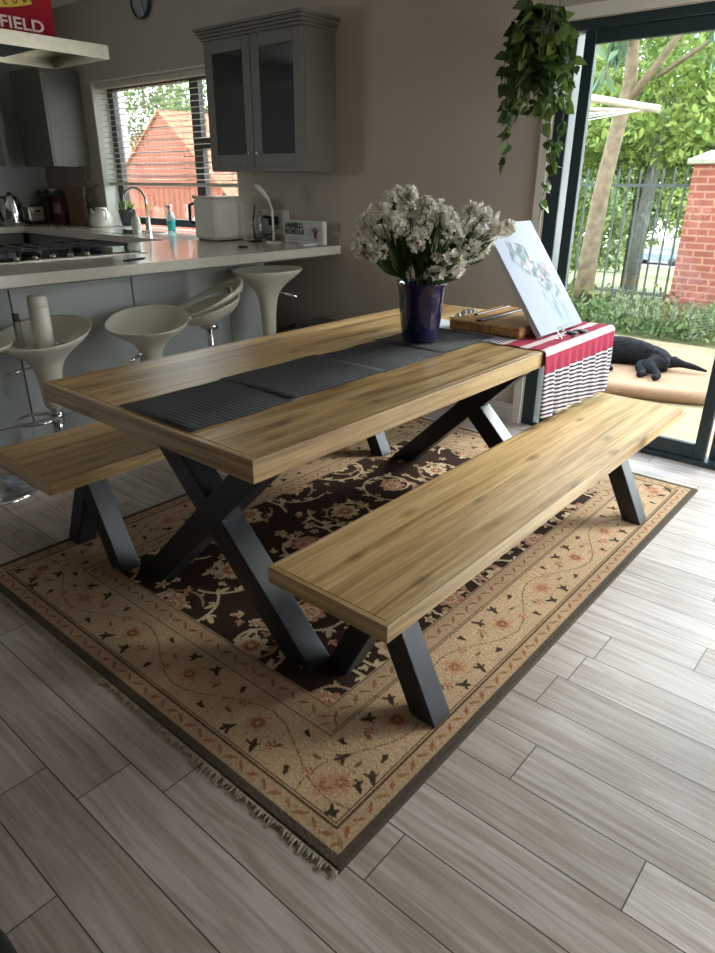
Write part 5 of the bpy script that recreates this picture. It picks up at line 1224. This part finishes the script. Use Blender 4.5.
# lying on its side, spine away from the door, legs towards the camera, tail right (-y)
bz = GZ+.075
B = lambda u, v, z: (4.60-v, .90-u, bz+z)   # u: along the body from chest to rump, v: towards camera
fur = mat('dark_grey_fur', srgb(22,22,24), .95, var=.5, scale=32, bump=.9, spec=.1)
V = [B(.44,-.02,.085), B(.30,-.03,.09), B(.15,-.02,.105), B(.02,0,.105), B(-.10,0,.085), B(-.19,.03,.07), B(-.27,.09,.065), B(-.33,.15,.05), B(-.365,.19,.045),   # 0-8 pelvis,loin,ribs,chest,neckbase,neck,head,muzzle,nose
     B(.50,.0,.075), B(.58,-.01,.06), B(.68,-.03,.045), B(.78,-.04,.025),           # 9-12 rump, tail
     B(.47,.10,.07), B(.40,.20,.055), B(.50,.28,.035), B(.55,.36,.025), B(.52,.41,.02),       # 13-17 upper hind leg: thigh, knee, hock, foot
     B(.44,.08,.04), B(.33,.17,.03), B(.40,.27,.025), B(.43,.34,.022), B(.40,.39,.02),       # 18-22 lower hind leg
     B(.02,.10,.06), B(.05,.19,.045), B(.12,.27,.03), B(.17,.34,.022), B(.20,.37,.02),      # 23-27 front leg upper
     B(-.04,.10,.035), B(-.05,.19,.025), B(.0,.28,.022), B(.04,.35,.02), B(.07,.38,.018)]      # 28-32
E_ = [(0,1),(1,2),(2,3),(3,4),(4,5),(5,6),(6,7),(7,8),(0,9),(9,10),(10,11),(11,12),(0,13),(13,14),(14,15),(15,16),(16,17),(0,18),(18,19),(19,20),(20,21),(21,22),(3,23),(23,24),(24,25),(25,26),(26,27),(3,28),(28,29),(29,30),(30,31),(31,32)]
Rr = [.10,.095,.115,.12,.095,.07,.065,.042,.026, .06,.03,.024,.008, .075,.055,.03,.024,.03, .068,.048,.028,.024,.028, .045,.034,.024,.02,.023, .042,.032,.022,.019,.021]
dg = thing('dog', 'dark grey dog sleeping on its side on the tan bed outside the glass door', 'dog', (4.55, .45, GZ+.07))
bd = skin('body', V, E_, Rr, fur, dg)
for (q, s) in ((B(-.25,.04,.115), 1), (B(-.22,.11,.10), -1)):
    mb = MB(); Q = Vector(q); mb.add([Q, Q+Vector((.035,.0,.01)), Q+Vector((.05,.03,-.035)), Q+Vector((.02,.045,-.05)), Q+Vector((-.005,.03,-.03))], [(0,1,2,3,4)], True); mb.build('ear', fur, dg, solid=.008)

# brick pillar and railing fence
bp_ = thing('brick_pillar', 'red brick gate pillar with cream cap beside the iron fence', 'pillar', (7.75, 1.15, GZ-.01))
brick = brick_mat('red_brick', srgb(132,74,58), srgb(118,64,50), srgb(146,106,88), .22, .075, 'XY', .9, .01)
mb = MB(); mb.box((7.52, .80, GZ-.01), (7.98, 1.33, 1.56)); mb.build('brick_shaft', brick, bp_)
mb = MB(); mb.bevbox((7.46, .74, 1.56), (8.04, 1.39, 1.62), .01); cxx, cyy = 7.75, 1.065
mb.add([(7.48,.76,1.62),(8.02,.76,1.62),(8.02,1.37,1.62),(7.48,1.37,1.62),(7.62,.92,1.70),(7.88,.92,1.70),(7.88,1.21,1.70),(7.62,1.21,1.70)], [(0,3,2,1),(4,5,6,7),(0,1,5,4),(1,2,6,5),(2,3,7,6),(3,0,4,7)]); mb.build('cap', mat('cream_stone', srgb(140,136,120), .8), bp_)
fn = thing('iron_fence', 'dark iron railing fence with pointed bars left of the brick pillar', 'fence', (7.75, 3.5, GZ-.01))
fm = mat('fence_paint', srgb(58,66,60), .6)
mb = MB()
for z in (.12, 1.33): mb.box((7.73, 1.33, z), (7.77, 9.5, z+.035))
mb.build('rail', fm, fn)
y = 1.45; k = 0; br0 = None
while y < 9.45:
    if br0 is None:
        mb = MB(); mb.box((7.74, y-.010, GZ-.01), (7.76, y+.010, 1.47)); mb.add([(7.737,y-.013,1.47),(7.763,y-.013,1.47),(7.763,y+.013,1.47),(7.737,y+.013,1.47),(7.75,y,1.55)], [(0,1,4),(1,2,4),(2,3,4),(3,0,4)]); br0 = mb.build('bar', fm, fn); yb = y
    else:
        c = br0.copy(); COL.objects.link(c); c.location = (0, y-yb, 0)
    y += .128
fn2 = thing('iron_fence', 'short stretch of dark iron railing right of the brick pillar', 'fence', (7.75, .2, GZ-.01))
mb = MB()
for z in (.12, 1.33): mb.box((7.73, -3.0, z), (7.77, .80, z+.035))
mb.build('rail', fm, fn2)
y = .66
while y > -3.0:
    c = br0.copy(); COL.objects.link(c); c.parent = fn2; c.location = (0, (y-yb)-(.2-3.5), 0); y -= .128

# washing line arm
wl = thing('washing_line', 'pale wall-mounted washing line arms with taut cords', 'washing line', (5, 1.9, 1.9))
wm = mat('pale_pole', srgb(160,152,134), .5)
mb = MB(); mb.tube([(5,2.35,2.10),(5,1.52,2.00),(5,.93,1.885)], .03, 10); mb.build('upper_arm', wm, wl)
mb = MB(); mb.tube([(5,2.35,1.93),(5,1.6,1.92),(5,1.05,1.885)], .017, 10); mb.build('lower_arm', wm, wl)
mb = MB(); mb.tube([(5,2.35,GZ),(5,2.35,2.16)], .035, 12); mb.build('post', wm, wl)
for k, (a, b_) in enumerate(((1.05,1.70),(1.15,1.73),(1.25,1.77),(1.35,1.80))):
    mb = MB(); mb.tube([(5,a,1.89),(4.4,a+.9,b_-.0),(3.6,a+2.2,b_)], .0035, 5); mb.build('cord', M['white'], wl)

# plants
lf1 = leaf_mat('ground_cover_leaves', srgb(52,70,36), srgb(104,120,72))
def ground_plants():
    k = 0
    for i in range(15):
        y = -2.4+i*.62; 
        for (x, s) in ((6.35, 1), (7.05, 1.1)):
            n = 700; cs = np.stack([x+rng.normal(size=n)*.22, y+rng.normal(size=n)*.24, GZ+np.abs(rng.normal(size=n))*.10*s], -1)
            cs[:, 0] = np.maximum(cs[:, 0], 6.04)
            ds = rng.normal(size=(n, 3)); ds[:, 2] = np.abs(ds[:, 2])+.4
            # near-ground
            o = leaf_mesh('ground_cover', cs, ds, rng.uniform(.035, .09, n), lf1, None, (x, y, GZ), width=.45)
            tag(o, 'low leafy ground cover clump in the bed between patio and fence', 'plant', 'ground cover along the fence')
ground_plants()
bark = mat('bark', srgb(108,94,74), .95, var=.3, scale=14, bump=.8)
bark2 = mat('grey_bark', srgb(84,84,76), .95, var=.25, scale=14, bump=.8)
def cloud(n, c, r, flat=1.0):
    u = rng.normal(size=(n, 3)); u /= np.linalg.norm(u, axis=1, keepdims=True); rad = rng.uniform(.35, 1, n)**.5
    # lumpy
    lump = 1+.22*np.sin(u[:, 0]*5+c[0])*np.cos(u[:, 1]*6+c[1])+.15*np.sin(u[:, 2]*9)
    return np.array(c)+u*(rad*lump)[:, None]*np.array(r)
def tree(name, label, cat, base, trunk, crown, n, sz, lm_, bk_=bark, width=.5, grp=None, heart=False):
    r = thing(name, label, cat, base, grp)
    if trunk:
        for (pts, rs) in trunk: mb = MB(); mb.tube(pts, rs, 12); mb.build('trunk' if pts is trunk[0][0] else 'branch', bk_, r)
    cs = np.concatenate([cloud(int(n*w_), c, rr) for (c, rr, w_) in crown]); cs[:, 2] = np.maximum(cs[:, 2], GZ)
    ds = rng.normal(size=cs.shape); ds[:, 2] -= .4
    leaf_mesh('crown', cs, ds, rng.uniform(sz*.6, sz*1.3, len(cs)), lm_, r, width=width)
    return r
lA = leaf_mat('bright_leaves', srgb(84,108,44), srgb(146,162,84)); lB = leaf_mat('mid_leaves', srgb(76,96,52), srgb(130,146,88)); lC = leaf_mat('blue_green_leaves', srgb(66,90,66), srgb(106,128,98)); lD = leaf_mat('yellow_leaves', srgb(106,120,56), srgb(164,172,100))
# garden tree with the leaning trunk
tree('garden_tree', 'tree with pale leaning forked trunk in the bed just behind the washing line', 'tree', (7.1, 2.10, GZ-.01),
     [([(7.1,2.20,GZ-.05),(7.08,2.17,.6),(7.0,2.10,1.3),(6.95,2.0,1.95),(6.95,1.94,2.3),(6.9,1.95,2.7),(6.9,2.0,3.3)], [.115,.105,.088,.078,.07,.06,.045]),
      ([(6.95,1.97,2.1),(6.9,1.70,2.42),(6.85,1.48,2.7),(6.8,1.40,3.2)], [.05,.04,.032,.022]),
      ([(6.92,1.66,2.35),(6.8,1.25,2.55),(6.6,.85,2.75)], [.025,.02,.012])],
     [((6.9,2.1,3.6),(1.3,1.3,.7),1)], 2600, .11, lB)
def big_leaf(label, pts, n):
    r = thing('leafy_branch', label, 'branch', pts[0], 'broad-leaved branches hanging into view'); mb = MB(); mb.tube(pts, [.018-.012*i/(len(pts)-1) for i in range(len(pts))], 6); mb.build('twig', bark, r)
    cs, ds = [], []
    for i in range(n):
        t = random.uniform(.25, 1)*(len(pts)-1); i0 = min(len(pts)-2, int(t)); p = Vector(pts[i0]).lerp(Vector(pts[i0+1]), t-i0)+Vector(rng.normal(size=3))*.06
        cs.append(p); ds.append((rng.normal()*.5, rng.normal()*.5, -1))
    leaf_mesh('foliage', cs, ds, rng.uniform(.16, .26, n), lC, r, width=.38)
G = 'broad dark-leaved branch drooping before the trees at the top right of the door view'
big_leaf(G, [(6.8,1.40,3.1),(6.4,1.1,2.9),(6.1,.85,2.55),(6.0,.75,2.25)], 46)
big_leaf(G, [(6.8,1.35,3.0),(6.5,.8,3.0),(6.3,.45,2.7),(6.2,.3,2.35)], 50)
big_leaf(G, [(6.9,1.8,2.8),(6.7,1.9,2.85),(6.5,2.0,2.6),(6.45,2.0,2.3)], 32)
big_leaf(G, [(6.6,.8,2.85),(6.3,.6,2.8),(6.0,.3,2.5),(5.95,.15,2.2)], 40)
# trees beyond the fence
specs = [((10.2, 5.0), 2.0, lA, 'bright green bushy tree beyond the fence, left of the leaning trunk'),
         ((11.5, 3.2), 2.0, lB, 'mid green rounded tree beyond the fence, behind the leaning trunk'),
         ((12.0, 1.0), 2.3, lD, 'yellow green tree beyond the fence above the brick pillar'),
         ((11.0, -1.6), 2.0, lB, 'mid green tree beyond the fence right of the brick pillar'),
         ((13.5, 7.5), 2.6, lD, 'yellow green tree far left behind the door frame')]
for k, ((x, y), s, l_, nm) in enumerate(specs):
    tree('shade_tree', nm, 'tree', (x, y, gz(x)), [([(x,y,gz(x)-.05),(x+.05,y+.05,1.2),(x,y,2.6)], [.14,.11,.08])],
         [((x, y, 2.75), (1.5*s/2, 1.6*s/2, 1.75), .6), ((x-.3, y-.8, 2.2), (1.0, 1.0, .9), .2), ((x-.2, y+.8, 2.3), (1.0, 1.0, 1.0), .2)], 22000, .075, l_, bark2)
r = thing('grey_trunk_tree', 'tree with straight grey trunk standing behind the fence bars', 'tree', (9.6, 2.60, gz(9.6)))
mb = MB(); mb.tube([(9.6,2.52,gz(9.6)-.04),(9.6,2.50,.8),(9.61,2.47,1.3),(9.6,2.42,2.3)], [.12,.10,.088,.075], 12); mb.build('trunk', bark2, r)
cs = cloud(5600, (9.3, 2.5, 2.75), (1.1, 1.5, 1.25)); leaf_mesh('crown', cs, rng.normal(size=cs.shape), rng.uniform(.07, .14, len(cs)), lA, r)
# far hedge line across the road
mb = MB(); mb.box((67, -14, -9), (90, 80, gz(60)+.05)); struct(mb.build('verge', grass_m))
for k in range(9):
    y = 6+k*6.2; x = 72+2*(k % 2)
    r = thing('roadside_tree', 'hazy rounded tree in the row on the far side of the road', 'tree', (x, y, gz(60)+.05), 'far row of trees')
    cs = cloud(9500, (x, y, 4.5), (3.0, 3.9, 9.8)); cs[:, 2] = np.maximum(cs[:, 2], -4.6); leaf_mesh('crown', cs, rng.normal(size=cs.shape), rng.uniform(.4, .7, len(cs)), (lB, lC, lA)[k % 3], r)
    mb = MB(); mb.tube([(x,y,gz(60)),(x,y,1.5)], [.4,.25], 8); mb.build('trunk', bark2, r)
for k, (y, r_) in enumerate(((3.4, 1.9), (9.7, 2.1), (13.2, 2.3), (16.8, 2.3))):
    r = thing('hedge_bush', 'rounded bush at the far edge of the sloping lawn behind the fence', 'bush', (24, y, gz(24)), 'bushes at the end of the lawn')
    cs = cloud(5200, (24, y, .2), (1.4, r_, 2.3)); cs[:, 2] = np.maximum(cs[:, 2], gz(24)); leaf_mesh('foliage', cs, rng.normal(size=cs.shape), rng.uniform(.16, .3, len(cs)), (lA, lB)[k % 2], r)
for k, (x, y) in enumerate(((10.2, 4.4), (11.2, 5.9), (9.6, 5.6))):
    r = thing('garden_bush', 'bright green bush beyond the fence at the left end of the railing', 'bush', (x, y, gz(x)), 'bushes beyond the left fence end')
    cs = cloud(5200, (x, y, .75), (.7, .75, 1.1)); cs[:, 2] = np.maximum(cs[:, 2], gz(x)); leaf_mesh('foliage', cs, rng.normal(size=cs.shape), rng.uniform(.06, .12, len(cs)), lA, r)
# parked cars beyond the fence
def car(x, y, col, label):
    GZ = gz(60)
    r = thing('car', label, 'car', (x, y, GZ), 'cars parked beyond the fence')
    prof = [(-2.1,.35),(-2.1,.75),(-1.9,.9),(-1.2,.95),(-.7,1.4),(.8,1.42),(1.5,.98),(2.0,.9),(2.1,.7),(2.1,.35)]
    mb = MB(); n = len(prof); ins_ = [(.0 if p[1] < 1 else .18) for p in prof]
    vs = [(x-.85+ins_[i], y+p[0], GZ+p[1]) for i, p in enumerate(prof)]+[(x+.85-ins_[i], y+p[0], GZ+p[1]) for i, p in enumerate(prof)]
    mb.add(vs, [tuple(range(n))[::-1], tuple(range(n, 2*n))]+[(i, (i+1) % n, n+(i+1) % n, n+i) for i in range(n)]); mb.build('car_body', mat('car_paint', col, .25), r, bevel=.05)
    mb = MB(); mb.box((x-.735, y-.75, GZ+1.0), (x-.70, y+1.0, GZ+1.3)); mb.build('side_windows', M['black'], r)
    for wy in (-1.35, 1.35):
        mb = MB(); mb.tube([(x-.88,y+wy,GZ+.33),(x+.88,y+wy,GZ+.33)], .33, 20); mb.build('wheel', M['black'], r)
car(62.5, 18.6, srgb(110,120,130), 'blue grey car seen dimly between the fence bars')
car(62.5, 24.5, srgb(205,205,205), 'pale car seen dimly beside the leaning trunk')

# neighbouring outbuilding seen through the kitchen window
ob = thing('outbuilding', 'orange boarded gable outbuilding with tiled roof outside the kitchen window', 'building', (9, 10.25, gz(12)))
def stripes(name, c0, c1, pv, ph, lw=.12):
    m, nt, b = new_mat(name); L = nt.links.new; tcn = N(nt, 'ShaderNodeTexCoord'); sp = N(nt, 'ShaderNodeSeparateXYZ'); L(tcn.outputs['Object'], sp.inputs[0])
    outs = []
    for (ax, p_) in ((1, pv), (2, ph)):
        if p_ is None: continue
        dv = N(nt, 'ShaderNodeMath', operation='DIVIDE'); L(sp.outputs[ax], dv.inputs[0]); dv.inputs[1].default_value = p_
        fr = N(nt, 'ShaderNodeMath', operation='FRACT'); L(dv.outputs[0], fr.inputs[0]); lt = N(nt, 'ShaderNodeMath', operation='LESS_THAN'); L(fr.outputs[0], lt.inputs[0]); lt.inputs[1].default_value = lw; outs.append(lt.outputs[0])
    o = outs[0]
    if len(outs) > 1: mxn = N(nt, 'ShaderNodeMath', operation='MAXIMUM'); L(outs[0], mxn.inputs[0]); L(outs[1], mxn.inputs[1]); o = mxn.outputs[0]
    ns = N(nt, 'ShaderNodeTexNoise'); ns.inputs['Scale'].default_value = 3; L(tcn.outputs['Object'], ns.inputs['Vector'])
    mr = N(nt, 'ShaderNodeMapRange'); mr.inputs['To Min'].default_value = .75; mr.inputs['To Max'].default_value = 1.25; L(ns.outputs['Fac'], mr.inputs['Value'])
    mx = N(nt, 'ShaderNodeMix', data_type='RGBA'); L(o, mx.inputs[0]); mx.inputs[6].default_value = c0+(1,); mx.inputs[7].default_value = c1+(1,)
    m2 = N(nt, 'ShaderNodeMix', data_type='RGBA', blend_type='MULTIPLY'); m2.inputs[0].default_value = 1; L(mx.outputs[2], m2.inputs[6]); L(mr.outputs[0], m2.inputs[7])
    L(m2.outputs[2], b.inputs['Base Color']); b.inputs['Roughness'].default_value = .8; return m
bm_ = stripes('orange_boards', srgb(140,74,48), srgb(58,28,20), .16, None, .16)
gm_ = stripes('orange_tile_cladding', srgb(142,76,52), srgb(70,34,24), .15, .2, .14)
ya, yb_, yr, xg = 8.7, 12.0, 10.28, 7.0
mb = MB(); mb.box((xg+.02, ya, gz(12)), (xg+5, yb_, 1.25)); mb.build('boarded_wall', bm_, ob)
mb = MB(); vs = [(xg, ya-.05, 1.25), (xg, yb_+.05, 1.25), (xg, yr, 2.46), (xg+.12, ya-.05, 1.25), (xg+.12, yb_+.05, 1.25), (xg+.12, yr, 2.46)]
mb.add(vs, [(0,2,1),(3,4,5),(0,1,4,3),(1,2,5,4),(2,0,3,5)]); mb.build('gable', gm_, ob)
tile = brick_mat('terracotta_tiles', srgb(164,108,74), srgb(150,92,62), srgb(104,60,42), .2, .16, 'floor', .85, .012)
for (y0, y1, z0) in ((yr, ya-.35, 2.47), (yr, yb_+.35, 2.47)):
    mb = MB(); z1 = 1.0; t = .035
    vs = [(xg-.05, y0, z0), (xg+5.2, y0, z0), (xg+5.2, y1, z1), (xg-.05, y1, z1)]; mb.add(vs+[(a, b, c+t) for a, b, c in vs], [(0,3,2,1),(4,5,6,7),(0,1,5,4),(1,2,6,5),(2,3,7,6),(3,0,4,7)]); mb.build('roof_slope', tile, ob)
# second building piece
o2 = thing('neighbour_house', 'pale rendered house with an orange roof right of the boarded gable', 'building', (15, 17, gz(17)))
mb = MB(); mb.box((13, 13.2, gz(17)), (17, 21.5, 2.2)); mb.build('wall', mat('pale_render', srgb(196,176,162), .9), o2)
mb = MB(); vs = [(12.6,12.8,2.2),(17.4,12.8,2.2),(17.4,21.9,2.2),(12.6,21.9,2.2),(15,14.6,3.6),(15,20.5,3.6)]; mb.add(vs, [(0,3,2,1),(0,1,4),(1,2,5,4),(2,3,5),(3,0,4,5)]); mb.build('roof', tile, o2)
wh = mat('white_render', srgb(150,150,146), .9)
mb = MB(); mb.box((7.5, 12.9, GZ-.01), (8.0, 14.6, 3.2)); oo = mb.build('boundary_wall', wh, None, origin=(7.7, 13.7, GZ)); tag(oo, 'white garden wall left of the boarded gable', 'wall')
for (x, y, nm) in ((9.2, 14.2, 'leafy tree left of the orange gable, seen through the blind'), (11.5, 15.2, 'taller leafy tree behind the white garden wall')):
    tree('window_tree', nm, 'tree', (x, y, gz(x)), [([(x,y,gz(x)-.05),(x,y,2.2)], [.12,.08])], [((x, y, 2.6), (1.1, 1.3, 1.5), 1)], 5200, .10, lB, bark2)
